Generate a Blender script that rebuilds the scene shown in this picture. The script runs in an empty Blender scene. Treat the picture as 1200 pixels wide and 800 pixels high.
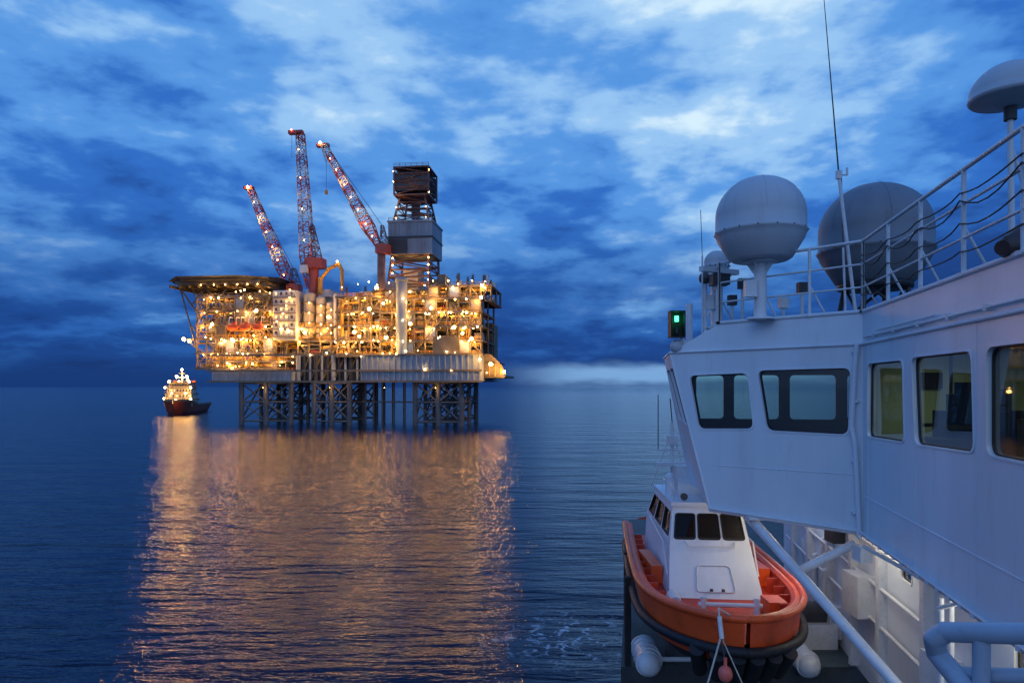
import bpy, math, random
from mathutils import Vector, Matrix
from mathutils.geometry import tessellate_polygon
R = random.Random(7)
EYE = 15.0           # camera height above the sea (m)
F = 800.0            # focal length in reference pixels
sc = bpy.context.scene

# ------------------------------------------------------------------ materials
def nt(m):
    m.use_nodes = True
    t = m.node_tree
    t.nodes.clear()
    return t
def N(t, typ, **k):
    n = t.nodes.new(typ)
    for a, b in k.items():
        if a.startswith('i_'):
            n.inputs[a[2:].replace('_', ' ')].default_value = b
        else:
            setattr(n, a, b)
    return n
def paint(name, col, rough=0.5, metal=0.0, var=0.15, scale=1.5, bump=0.0, grime=None, gs=0.6, spec=0.5, streak=False):
    m = bpy.data.materials.new(name); t = nt(m)
    out = N(t, 'ShaderNodeOutputMaterial'); p = N(t, 'ShaderNodeBsdfPrincipled')
    p.inputs['Roughness'].default_value = rough; p.inputs['Metallic'].default_value = metal
    p.inputs['Specular IOR Level'].default_value = spec
    tc = N(t, 'ShaderNodeTexCoord')
    mp = N(t, 'ShaderNodeMapping'); t.links.new(tc.outputs['Object'], mp.inputs['Vector'])
    if streak: mp.inputs['Scale'].default_value = (1, 1, 0.15)
    no = N(t, 'ShaderNodeTexNoise'); no.inputs['Scale'].default_value = scale; no.inputs['Detail'].default_value = 6
    t.links.new(mp.outputs[0], no.inputs['Vector'])
    r = N(t, 'ShaderNodeMapRange'); r.inputs['From Min'].default_value = 0.3; r.inputs['From Max'].default_value = 0.7
    r.inputs['To Min'].default_value = 0; r.inputs['To Max'].default_value = 1
    t.links.new(no.outputs['Fac'], r.inputs['Value'])
    mx = N(t, 'ShaderNodeMix', data_type='RGBA')
    c = Vector(col)
    mx.inputs[6].default_value = (*(c * (1 - var)), 1); mx.inputs[7].default_value = (*[min(1, v) for v in c * (1 + var * 0.5)], 1)
    t.links.new(r.outputs[0], mx.inputs[0])
    last = mx.outputs[2]
    if grime:
        n2 = N(t, 'ShaderNodeTexNoise'); n2.inputs['Scale'].default_value = scale * 3.3; n2.inputs['Detail'].default_value = 10; n2.inputs['Roughness'].default_value = 0.7
        t.links.new(mp.outputs[0], n2.inputs['Vector'])
        r2 = N(t, 'ShaderNodeMapRange'); r2.inputs['From Min'].default_value = 0.55; r2.inputs['From Max'].default_value = 0.75; r2.inputs['To Max'].default_value = gs
        t.links.new(n2.outputs['Fac'], r2.inputs['Value'])
        m2 = N(t, 'ShaderNodeMix', data_type='RGBA'); t.links.new(r2.outputs[0], m2.inputs[0])
        t.links.new(last, m2.inputs[6]); m2.inputs[7].default_value = (*grime, 1); last = m2.outputs[2]
    t.links.new(last, p.inputs['Base Color'])
    if bump:
        b = N(t, 'ShaderNodeBump'); b.inputs['Strength'].default_value = 1; b.inputs['Distance'].default_value = bump
        t.links.new(no.outputs['Fac'], b.inputs['Height']); t.links.new(b.outputs[0], p.inputs['Normal'])
    t.links.new(p.outputs[0], out.inputs[0])
    return m
def glow(name, col, s, sample='AUTO'):
    m = bpy.data.materials.new(name); t = nt(m)
    out = N(t, 'ShaderNodeOutputMaterial'); e = N(t, 'ShaderNodeEmission')
    e.inputs[0].default_value = (*col, 1); e.inputs[1].default_value = s
    t.links.new(e.outputs[0], out.inputs[0])
    m.cycles.emission_sampling = sample
    return m
def glass(name, tint, refl=1.0):
    m = bpy.data.materials.new(name); t = nt(m)
    out = N(t, 'ShaderNodeOutputMaterial'); tr = N(t, 'ShaderNodeBsdfTransparent'); tr.inputs[0].default_value = (*tint, 1)
    gl = N(t, 'ShaderNodeBsdfGlossy'); gl.inputs['Roughness'].default_value = 0.02
    ge = N(t, 'ShaderNodeNewGeometry'); mr = N(t, 'ShaderNodeMapRange'); mr.inputs[3].default_value = 1.5; mr.inputs[4].default_value = 1 / 1.5   # thin pane: same reflectance from both sides
    t.links.new(ge.outputs['Backfacing'], mr.inputs[0])
    fr = N(t, 'ShaderNodeFresnel'); t.links.new(mr.outputs[0], fr.inputs[0])
    mu = N(t, 'ShaderNodeMath', operation='MULTIPLY'); mu.inputs[1].default_value = refl
    t.links.new(fr.outputs[0], mu.inputs[0])
    mx = N(t, 'ShaderNodeMixShader'); t.links.new(mu.outputs[0], mx.inputs[0]); t.links.new(tr.outputs[0], mx.inputs[1]); t.links.new(gl.outputs[0], mx.inputs[2])
    t.links.new(mx.outputs[0], out.inputs[0])
    return m

MT = dict(
 white=paint('white_ship_paint', (.70, .76, .82), .38, var=.10, scale=1.2, bump=.012, grime=(.42, .41, .40), gs=.30, streak=True),
 wsteel=paint('white_steel', (.7, .72, .74), .4, var=.1, scale=4, grime=(.3, .22, .15), gs=.5),
 radome=paint('radome_grey', (.48, .52, .56), .45, var=.08, scale=1.5, grime=(.25, .26, .26), gs=.35, streak=True),
 radome2=paint('radome_dark_grey', (.19, .21, .24), .5, var=.2, scale=1.5, grime=(.08, .08, .08), gs=.5, streak=True),
 black=paint('black_rubber', (.015, .015, .017), .6, var=.3, scale=5),
 dark=paint('dark_steel', (.05, .055, .06), .55, var=.3, scale=3),
 brown=paint('brown_primer', (.07, .03, .02), .5, var=.3, scale=6),
 grail=paint('grey_rail', (.36, .42, .5), .35, var=.1, scale=8, grime=(.2, .2, .2), gs=.4),
 orange=paint('orange_hull', (.85, .10, .018), .42, var=.2, scale=1.5, bump=.01, grime=(.16, .04, .02), gs=.6),
 redin=paint('red_bulwark', (.62, .05, .02), .5, var=.25, scale=2.5, grime=(.08, .02, .02), gs=.5),
 deckg=paint('green_deck', (.06, .09, .09), .7, var=.3, scale=2, grime=(.1, .06, .04), gs=.5),
 room=paint('room_panel', (.46, .56, .36), .6, var=.08),
 roomd=paint('dark_panel_and_gloom', (.02, .022, .024), .6, var=.1),  # near-black: the wing room's lack of light is put into the colour
 seat=paint('seat_fabric', (.02, .02, .025), .7),
 glass=glass('window_glass', (.70, .80, .74), 1.7),
 gdark=glass('tinted_glass', (.10, .13, .14), 1.4),
 rope=paint('rope', (.6, .58, .5), .8, var=.2, scale=20),
 buoy=paint('pink_buoy', (.8, .16, .12), .4),
 yel=paint('yellow_paint', (.65, .38, .03), .5, var=.15, grime=(.2, .1, .03), gs=.5),
 # platform
 pgrey=paint('platform_grey', (.28, .33, .38), .6, var=.3, scale=.12, grime=(.14, .09, .06), gs=.7, streak=True),
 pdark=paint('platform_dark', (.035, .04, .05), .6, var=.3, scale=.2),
 psteel=paint('platform_steel', (.18, .14, .09), .6, var=.3, scale=.3, grime=(.07, .04, .03), gs=.6),
 pcream=paint('platform_cream', (.50, .44, .32), .55, var=.3, scale=.25, grime=(.15, .09, .05), gs=.6, streak=True),
 pwhite=paint('platform_white', (.64, .64, .62), .5, var=.2, scale=.25, grime=(.3, .2, .12), gs=.5, streak=True),
 pyel=paint('platform_yellow', (.55, .28, .03), .5, var=.2, scale=.3),
 pred=paint('crane_red', (.40, .07, .045), .5, var=.2, scale=.4),
 derr=paint('derrick_steel', (.17, .09, .075), .55, var=.3, scale=.4),
 derr2=paint('derrick_cladding', (.06, .055, .06), .6, var=.3, scale=.3),
 pblue=paint('platform_blue', (.03, .06, .12), .5, var=.2, scale=.4),
 vred=paint('vessel_hull', (.30, .06, .03), .5, var=.3, scale=.2, grime=(.04, .03, .03), gs=.6),
 jacket=paint('jacket_steel', (.11, .115, .12), .6, var=.3, scale=.3, grime=(.18, .12, .04), gs=.7),
 lifeb=paint('lifeboat_orange', (.75, .11, .02), .45, var=.1),
 lamp=glow('sodium_lamp', (1, .48, .11), 50),
 lampw=glow('white_lamp', (1, .74, .36), 50),
 lampb=glow('flood_lens', (1, .56, .18), 120),
 lampr=glow('red_lamp', (1, .1, .04), 30),
 green=glow('green_lens', (.05, 1, .35), 6),
 winlit=glow('lit_window', (1, .66, .28), 2.0, 'NONE'),
)

# ------------------------------------------------------------------ mesh builder
class MB:
    def __init__(s): s.v = []; s.f = []; s.m = []; s.sm = []; s.keys = []
    def k(s, mat):
        if mat not in s.keys: s.keys.append(mat)
        return s.keys.index(mat)
    def add(s, vs, fs, mat, smooth=False):
        o = len(s.v); s.v += [tuple(v) for v in vs]
        i = s.k(mat)
        for f in fs:
            s.f.append(tuple(o + a for a in f)); s.m.append(i); s.sm.append(smooth)
    def box(s, c, d, mat, rz=0.0):
        x, y, z = d[0] / 2, d[1] / 2, d[2] / 2; cs, sn = math.cos(rz), math.sin(rz)
        vs = []
        for a, b, e in ((-1,-1,-1),(1,-1,-1),(1,1,-1),(-1,1,-1),(-1,-1,1),(1,-1,1),(1,1,1),(-1,1,1)):
            px, py = a * x, b * y
            vs.append((c[0] + px * cs - py * sn, c[1] + px * sn + py * cs, c[2] + e * z))
        s.add(vs, [(0,3,2,1),(4,5,6,7),(0,1,5,4),(1,2,6,5),(2,3,7,6),(3,0,4,7)], mat)
    def b2(s, x0, x1, y0, y1, z0, z1, mat): s.box(((x0+x1)/2, (y0+y1)/2, (z0+z1)/2), (abs(x1-x0), abs(y1-y0), abs(z1-z0)), mat)
    def frame(s, p, q):
        p = Vector(p); q = Vector(q); d = (q - p).normalized()
        u = d.cross(Vector((0, 0, 1)))
        if u.length < .02: u = Vector((1, 0, 0))
        u.normalize(); w = u.cross(d)
        return p, q, u, w
    def cyl(s, p, q, r, mat, r2=None, n=8, cap=True, smooth=True):
        p, q, u, w = s.frame(p, q); r2 = r if r2 is None else r2
        vs = [p + (u * math.cos(2*math.pi*i/n) + w * math.sin(2*math.pi*i/n)) * r for i in range(n)]
        vs += [q + (u * math.cos(2*math.pi*i/n) + w * math.sin(2*math.pi*i/n)) * r2 for i in range(n)]
        s.add(vs, [(i, (i+1) % n, n + (i+1) % n, n + i) for i in range(n)], mat, smooth)
        if cap:
            s.add(vs[:n], [tuple(range(n))], mat); s.add(vs[n:], [tuple(range(n))], mat)
    def beam(s, p, q, w, mat):
        s.cyl(p, q, w * .7071, mat, n=4, smooth=False, cap=False)
    def pipe(s, pts, r, mat, n=8):
        for a, b in zip(pts, pts[1:]): s.cyl(a, b, r, mat, n=n, cap=False)
        for a in pts: s.ball(a, r * 1.02, mat, 6, n)
    def ball(s, c, r, mat, a=8, b=12, sz=1.0):
        prof = [(r * math.sin(math.pi * i / a), -r * sz * math.cos(math.pi * i / a)) for i in range(a + 1)]
        s.lathe(c, prof, mat, b)
    def lathe(s, c, prof, mat, n=24):
        vs = []
        for r, z in prof:
            r = max(r, 1e-4)
            for i in range(n):
                a = 2 * math.pi * i / n
                vs.append((c[0] + r * math.cos(a), c[1] + r * math.sin(a), c[2] + z))
        fs = [(j*n+i, j*n+(i+1) % n, (j+1)*n+(i+1) % n, (j+1)*n+i) for j in range(len(prof)-1) for i in range(n)]
        s.add(vs, fs, mat, True)
    def poly(s, pts, mat): s.add(pts, [tuple(range(len(pts)))], mat)
    def wall(s, outer, holes, mat, inward=None, depth=.09, gmat='glass', fmat='black', flange='white', fl=.035, gd=.05):
        """flat wall with real window openings, reveals, gasket, raised flange and glass"""
        ls = [[Vector(p) for p in outer]] + [[Vector(p) for p in h] for h in holes]
        flat = [p for l in ls for p in l]
        s.add(flat, [tuple(t) for t in tessellate_polygon(ls)], mat)
        if inward is None: return
        inward = Vector(inward).normalized()
        for h in ls[1:]:
            n = len(h); c = sum(h, Vector()) / n
            def sc_(k, off):
                o = []
                for p in h:
                    d = p - c; o.append(c + d * (1 + k / d.length) + inward * off)
                return o
            def ring(a, b, m):
                s.add(a + b, [(i, (i+1) % n, n + (i+1) % n, n + i) for i in range(n)], m)
            fo = sc_(fl, 0.0); fo2 = sc_(fl, -.014); fi = sc_(0, -.014); h1 = sc_(0, depth)
            ring(fo, fo2, flange); ring(fo2, fi, flange); ring(fi, h1, flange)
            g0 = sc_(.002, gd - .012); g1 = sc_(-.03, gd - .012)
            ring(g0, g1, fmat); ring(g1, sc_(-.03, gd + .03), fmat)
            gp = sc_(-.025, gd)
            s.add(gp, [tuple(range(n))], gmat)
    def lattice(s, bot, top, n, w, mat, mat2=None, wl=None, rings=True):
        bot = [Vector(b) for b in bot]; top = [Vector(b) for b in top]; k = len(bot); wl = wl or w
        for j in range(n):
            m = mat if (mat2 is None or (j // 2) % 2 == 0) else mat2
            t0, t1 = j / n, (j + 1) / n
            A = [b.lerp(t, t0) for b, t in zip(bot, top)]; B = [b.lerp(t, t1) for b, t in zip(bot, top)]
            for i in range(k):
                i2 = (i + 1) % k
                s.beam(A[i], B[i], wl, m)
                if j % 2 == 0: s.beam(A[i], B[i2], w, m)
                else: s.beam(A[i2], B[i], w, m)
                if rings: s.beam(B[i], B[i2], w, m)
    def build(s, name, parent=None, loc=(0, 0, 0), rz=0):
        me = bpy.data.meshes.new(name); me.from_pydata(s.v, [], s.f)
        for k in s.keys: me.materials.append(MT[k])
        me.polygons.foreach_set('material_index', s.m); me.polygons.foreach_set('use_smooth', s.sm)
        me.update()
        o = bpy.data.objects.new(name, me); sc.collection.objects.link(o)
        o.location = loc; o.rotation_euler = (0, 0, rz)
        if parent: o.parent = parent
        return o
def empty(name, loc=(0, 0, 0), rz=0):
    e = bpy.data.objects.new(name, None); sc.collection.objects.link(e); e.location = loc; e.rotation_euler = (0, 0, rz); return e
def light(name, kind, loc, power, col, size=.3, parent=None, rot=None):
    l = bpy.data.lights.new(name, kind); l.energy = power; l.color = col
    if kind == 'AREA': l.size = size
    elif kind == 'SUN': l.angle = size
    else: l.shadow_soft_size = size
    o = bpy.data.objects.new(name, l); sc.collection.objects.link(o); o.location = loc
    if rot: o.rotation_euler = rot
    if parent: o.parent = parent
    return o
def P(u, v, d): return Vector(((u - 600) / F * d, d, EYE - (v - 453) / F * d))
def on_plane(u, v, p0, n):
    o = Vector((0, 0, EYE)); r = P(u, v, 1) - o; n = Vector(n)
    return o + r * ((Vector(p0) - o).dot(n) / r.dot(n))
def rquad(c, r, k=5):
    out = []; n = len(c); c = [Vector(p) for p in c]
    for i in range(n):
        a, b, d = c[i-1], c[i], c[(i+1) % n]
        p = b + (a - b).normalized() * r; q = b + (d - b).normalized() * r
        for j in range(k + 1):
            t = j / k; out.append(p * (1-t)**2 + b * 2*t*(1-t) + q * t*t)
    return out

# ------------------------------------------------------------------ camera
cam = bpy.data.cameras.new('camera'); co = bpy.data.objects.new('camera', cam); sc.collection.objects.link(co)
co.location = (0, 0, EYE); co.rotation_euler = (math.radians(90), 0, 0)
cam.sensor_width = 36; cam.lens = 24; cam.shift_y = 53 / 1200; cam.clip_end = 60000; cam.clip_start = .05
sc.camera = co

# ------------------------------------------------------------------ sky
w = bpy.data.worlds.new('sky'); sc.world = w; w.use_nodes = True; t = w.node_tree; t.nodes.clear()
L = t.links.new
def M(op, a, b=None, c=None, clamp=False):
    n = t.nodes.new('ShaderNodeMath'); n.operation = op; n.use_clamp = clamp
    for i, x in enumerate((a, b, c)):
        if x is None: continue
        if isinstance(x, (int, float)): n.inputs[i].default_value = x
        else: L(x, n.inputs[i])
    return n.outputs[0]
def MR(x, a, b, c=0., d=1., smooth=True):
    n = t.nodes.new('ShaderNodeMapRange'); n.interpolation_type = 'SMOOTHSTEP' if smooth else 'LINEAR'
    L(x, n.inputs[0]); n.inputs[1].default_value = a; n.inputs[2].default_value = b; n.inputs[3].default_value = c; n.inputs[4].default_value = d
    return n.outputs[0]
def MX(f, a, b):
    n = t.nodes.new('ShaderNodeMix'); n.data_type = 'RGBA'
    if isinstance(f, (int, float)): n.inputs[0].default_value = f
    else: L(f, n.inputs[0])
    for i, x in ((6, a), (7, b)):
        if isinstance(x, tuple): n.inputs[i].default_value = (*x, 1)
        else: L(x, n.inputs[i])
    return n.outputs[2]
def RAMP(x, st):
    n = t.nodes.new('ShaderNodeValToRGB'); L(x, n.inputs[0]); r = n.color_ramp; r.interpolation = 'EASE'
    while len(r.elements) < len(st): r.elements.new(.5)
    for e_, (p_, c_) in zip(r.elements, st): e_.position = p_; e_.color = (*c_, 1)
    return n.outputs[0]
tc = t.nodes.new('ShaderNodeTexCoord'); sp = t.nodes.new('ShaderNodeSeparateXYZ'); L(tc.outputs['Generated'], sp.inputs[0])
x, y, z = sp.outputs; za = M('MAXIMUM', z, 0.0); dn = M('ADD', za, .24)
cb = t.nodes.new('ShaderNodeCombineXYZ'); L(M('DIVIDE', x, dn), cb.inputs[0]); L(M('DIVIDE', y, dn), cb.inputs[1]); L(M('MULTIPLY', za, 2.5), cb.inputs[2])
def NZ(scale, det, rough, off, dist=0.0, sy=1.0):
    mp = t.nodes.new('ShaderNodeMapping'); L(cb.outputs[0], mp.inputs[0]); mp.inputs['Location'].default_value = off; mp.inputs['Scale'].default_value = (1, sy, 1)
    n = t.nodes.new('ShaderNodeTexNoise'); L(mp.outputs[0], n.inputs['Vector']); n.inputs['Scale'].default_value = scale
    n.inputs['Detail'].default_value = det; n.inputs['Roughness'].default_value = rough; n.inputs['Distortion'].default_value = dist
    return n.outputs['Fac']
n1 = NZ(1.5, 5, .5, (3.1, 1.7, 0), .15); n2 = NZ(4.2, 6, .5, (7.3, 4.1, 2), .1); n3 = NZ(12, 5, .55, (1.2, 9.4, 5), .1)
def DOT(v, a, b_):
    dn_ = t.nodes.new('ShaderNodeVectorMath'); dn_.operation = 'DOT_PRODUCT'; L(tc.outputs['Generated'], dn_.inputs[0]); dn_.inputs[1].default_value = Vector(v).normalized()
    return MR(dn_.outputs['Value'], a, b_)
gA = DOT((.12, 1, .56), .86, .985); gB = DOT((-.62, 1, .36), .90, .995); gC = DOT((.33, 1, .47), .95, .995); gD = DOT((0.05, 1, .36), .975, .998); gE = DOT((-.15, 1, .30), .96, .998); gF = DOT((.16, 1, .31), .99, .9995)
cl = M('ADD', M('ADD', M('MULTIPLY', n1, .50), M('MULTIPLY', n2, .36)), M('MULTIPLY', n3, .14))
cl = M('ADD', M('MULTIPLY', M('SUBTRACT', cl, .5), 2.4), .38)
for g_, k_ in ((gA, .21), (gB, .12), (gC, .18), (gD, -.19), (gE, .15), (gF, .14)): cl = M('ADD', cl, M('MULTIPLY', g_, k_))
hiC = RAMP(cl, [(.12, (.016, .080, .34)), (.36, (.030, .155, .56)), (.58, (.095, .31, .76)), (.80, (.31, .56, .90)), (1.0, (.68, .87, 1.0))])
loC = RAMP(cl, [(.12, (.007, .038, .175)), (.40, (.010, .065, .285)), (.66, (.022, .120, .43)), (.90, (.09, .28, .65)), (1.0, (.3, .55, .87))])
base = MX(MR(z, .07, .27), loC, hiC)
base = MX(MR(z, .07, .0), base, (.008, .042, .18))
az = M('DIVIDE', x, M('MAXIMUM', y, .01))
azm = M('MULTIPLY', MR(az, -.04, .12), MR(az, .62, .26))
zc = M('ADD', z, M('MULTIPLY', M('SUBTRACT', n2, .5), .022))
st = M('MULTIPLY', azm, M('MULTIPLY', MR(zc, .040, .022), MR(zc, .0, .014, .35, 1.)))
st = M('MULTIPLY', st, M('GREATER_THAN', y, 0.0))
base = MX(M('MULTIPLY', st, .9), base, (.21, .42, .74))
# afterglow behind the viewer
bk = MR(y, .15, -.5)
base = MX(M('MULTIPLY', bk, .85), base, MX(n1, (.12, .28, .70), (.38, .62, 1.10)))
base = MX(MR(z, .50, .95), base, (.08, .24, .70))
nis = t.nodes.new('ShaderNodeTexSky'); nis.sky_type = 'NISHITA'; nis.sun_disc = False; nis.sun_elevation = math.radians(1.5); nis.sun_rotation = math.radians(200)
bg = t.nodes.new('ShaderNodeBackground'); L(base, bg.inputs[0]); bg.inputs[1].default_value = 1.0
bg2 = t.nodes.new('ShaderNodeBackground'); L(nis.outputs[0], bg2.inputs[0]); bg2.inputs[1].default_value = .002
ad = t.nodes.new('ShaderNodeAddShader'); L(bg.outputs[0], ad.inputs[0]); L(bg2.outputs[0], ad.inputs[1])
ow = t.nodes.new('ShaderNodeOutputWorld'); L(ad.outputs[0], ow.inputs[0])
light('sun', 'SUN', (0, -20, 60), .12, (.75, .86, 1), math.radians(25), rot=(math.radians(62), 0, math.radians(-20)))

# ------------------------------------------------------------------ sea
m = bpy.data.materials.new('sea_water'); t2 = nt(m)
out = N(t2, 'ShaderNodeOutputMaterial'); p = N(t2, 'ShaderNodeBsdfPrincipled'); LL = t2.links.new
p.inputs['Roughness'].default_value = .045; p.inputs['IOR'].default_value = 1.27
geo = N(t2, 'ShaderNodeNewGeometry')
def sn(scale, det, rough, sx=1, sy=1, dist=0, rz=.12):
    mp = N(t2, 'ShaderNodeMapping'); LL(geo.outputs['Position'], mp.inputs[0]); mp.inputs['Scale'].default_value = (sx, sy, 1); mp.inputs['Rotation'].default_value = (0, 0, rz)
    n = N(t2, 'ShaderNodeTexNoise'); LL(mp.outputs[0], n.inputs['Vector']); n.inputs['Scale'].default_value = scale; n.inputs['Detail'].default_value = det; n.inputs['Roughness'].default_value = rough; n.inputs['Distortion'].default_value = dist
    return n.outputs['Fac']
b1 = N(t2, 'ShaderNodeBump'); b1.inputs['Distance'].default_value = 1.2; LL(sn(.09, 3, .5, .40, 1.5), b1.inputs['Height'])
b2 = N(t2, 'ShaderNodeBump'); b2.inputs['Distance'].default_value = .46; LL(sn(.55, 4, .5, .34, 1.5, .3, -.12), b2.inputs['Height']); LL(b1.outputs[0], b2.inputs['Normal'])
b3 = N(t2, 'ShaderNodeBump'); b3.inputs['Distance'].default_value = .065; LL(sn(3.0, 3, .55, .45, 1.4, .3, .2), b3.inputs['Height']); LL(b2.outputs[0], b3.inputs['Normal'])
LL(b3.outputs[0], p.inputs['Normal'])
# foam from the ship's own wake
vd = N(t2, 'ShaderNodeVectorMath', operation='DISTANCE'); LL(geo.outputs['Position'], vd.inputs[0]); vd.inputs[1].default_value = (3.4, 41, 0)
fr_ = N(t2, 'ShaderNodeMapRange'); LL(vd.outputs['Value'], fr_.inputs[0]); fr_.inputs[1].default_value = 6; fr_.inputs[2].default_value = 1; fr_.inputs[3].default_value = 0; fr_.inputs[4].default_value = 1
fn = N(t2, 'ShaderNodeMapRange'); LL(sn(1.3, 8, .65, 1, 1, 1.2), fn.inputs[0]); fn.inputs[1].default_value = .54; fn.inputs[2].default_value = .64
fm = N(t2, 'ShaderNodeMath', operation='MULTIPLY'); LL(fr_.outputs[0], fm.inputs[0]); LL(fn.outputs[0], fm.inputs[1])
mc = N(t2, 'ShaderNodeMix', data_type='RGBA'); LL(fm.outputs[0], mc.inputs[0]); mc.inputs[6].default_value = (.001, .007, .030, 1); mc.inputs[7].default_value = (.6, .65, .7, 1)
LL(mc.outputs[2], p.inputs['Base Color']); LL(p.outputs[0], out.inputs[0])
MT['sea'] = m
b = MB(); b.poly([(-45000, -3000, 0), (45000, -3000, 0), (45000, 50000, 0), (-45000, 50000, 0)], 'sea'); b.build('sea')

# ------------------------------------------------------------------ offshore platform
DP = 290.0; S = DP / F
def X(u): return (u - 420) * S
def Z(v): return EYE + (453 - v) * S
plat = empty('offshore_platform', ((420 - 600) * S, DP, 0), math.radians(-7))
bulbs = MB(); lamps = []
def lampat(x, y, z, kind='lamp', r=.32): bulbs.ball((x, y, z), r * .86, kind, 4, 6)
# jacket: separate leg groups
b = MB()
for u0, u1, rows in ((311, 368, (-24, -8, 8)), (394, 434, (-24, -8, 8)), (506, 556, (-24, -8, 8))):
    xs = (X(u0), X((u0+u1)/2), X(u1))
    for yy in rows:
        for xx in xs: b.cyl((xx, yy, -4), (xx, yy, Z(447)), 1.0 if yy != -8 else .8, 'jacket', n=10)
        for zz in (1.5, 9.0, 16.4): b.cyl((xs[0], yy, zz), (xs[2], yy, zz), .4, 'jacket')
        for a, c in ((xs[0], xs[1]), (xs[1], xs[2])):
            for z0, z1 in ((1.5, 9), (9, 16.4)):
                b.cyl((a, yy, z0), (c, yy, z1), .34, 'jacket'); b.cyl((c, yy, z0), (a, yy, z1), .34, 'jacket')
    for xx in xs:
        for a, c in zip(rows, rows[1:]): b.cyl((xx, a, 2), (xx, c, 16), .34, 'jacket'); b.cyl((xx, a, 9), (xx, c, 9), .34, 'jacket')
for u in (446, 455, 465, 478, 490):
    for yy in (-18, -4): b.cyl((X(u), yy, -4), (X(u), yy, Z(447)), .42, 'jacket')
b.cyl((X(437), -18, 9), (X(503), -18, 9), .3, 'jacket')
b.build('jacket', plat)
# lower hull / cellar deck
b = MB()
b.b2(X(280), X(372), -26, 26, Z(447), Z(436), 'pgrey')
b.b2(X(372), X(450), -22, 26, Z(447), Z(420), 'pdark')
b.b2(X(450), X(578), -28, 26, Z(447), Z(419), 'pgrey')
b.b2(X(270), X(280), -20, 20, Z(440), Z(436), 'pgrey')
for i in range(22):
    xx = X(451) + (X(577) - X(451)) * i / 21; b.b2(xx - .2, xx + .2, -28.5, -27.98, Z(446.4), Z(420), 'pgrey')
for i in range(12):
    xx = X(375) + (X(448) - X(375)) * i / 11; b.cyl((xx, -22.8, Z(447)), (xx, -22.8, Z(419)), .5 if i % 3 else .9, 'pdark' if i % 2 else 'pgrey')
    if i % 2 == 0: b.beam((xx, -22.8, Z(447)), (xx + 4.6, -22.8, Z(420)), .5, 'psteel')
for zz in (447.5, 436, 419): b.b2(X(278), X(580), -28.7, -28.2, Z(zz) - .35, Z(zz) + .35, 'psteel')
for i in range(16):
    xx = X(281) + (X(371) - X(281)) * i / 15; b.b2(xx - .18, xx + .18, -26.4, -25.98, Z(446), Z(436.2), 'pgrey')
# right overhang bracket
b.poly([(X(578), -20, Z(443)), (X(602), -20, Z(440)), (X(597), -20, Z(430)), (X(585), -20, Z(418)), (X(578), -20, Z(418))], 'psteel')
b.b2(X(578), X(601), -20, 8, Z(443.5), Z(441), 'psteel'); b.b2(X(578), X(590), -20, 8, Z(428), Z(426), 'psteel')
for u in (584, 590, 596): b.beam((X(u), -20, Z(442)), (X(u), -20, Z(430)), .3, 'pyel')
b.build('lower_hull', plat)
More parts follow.
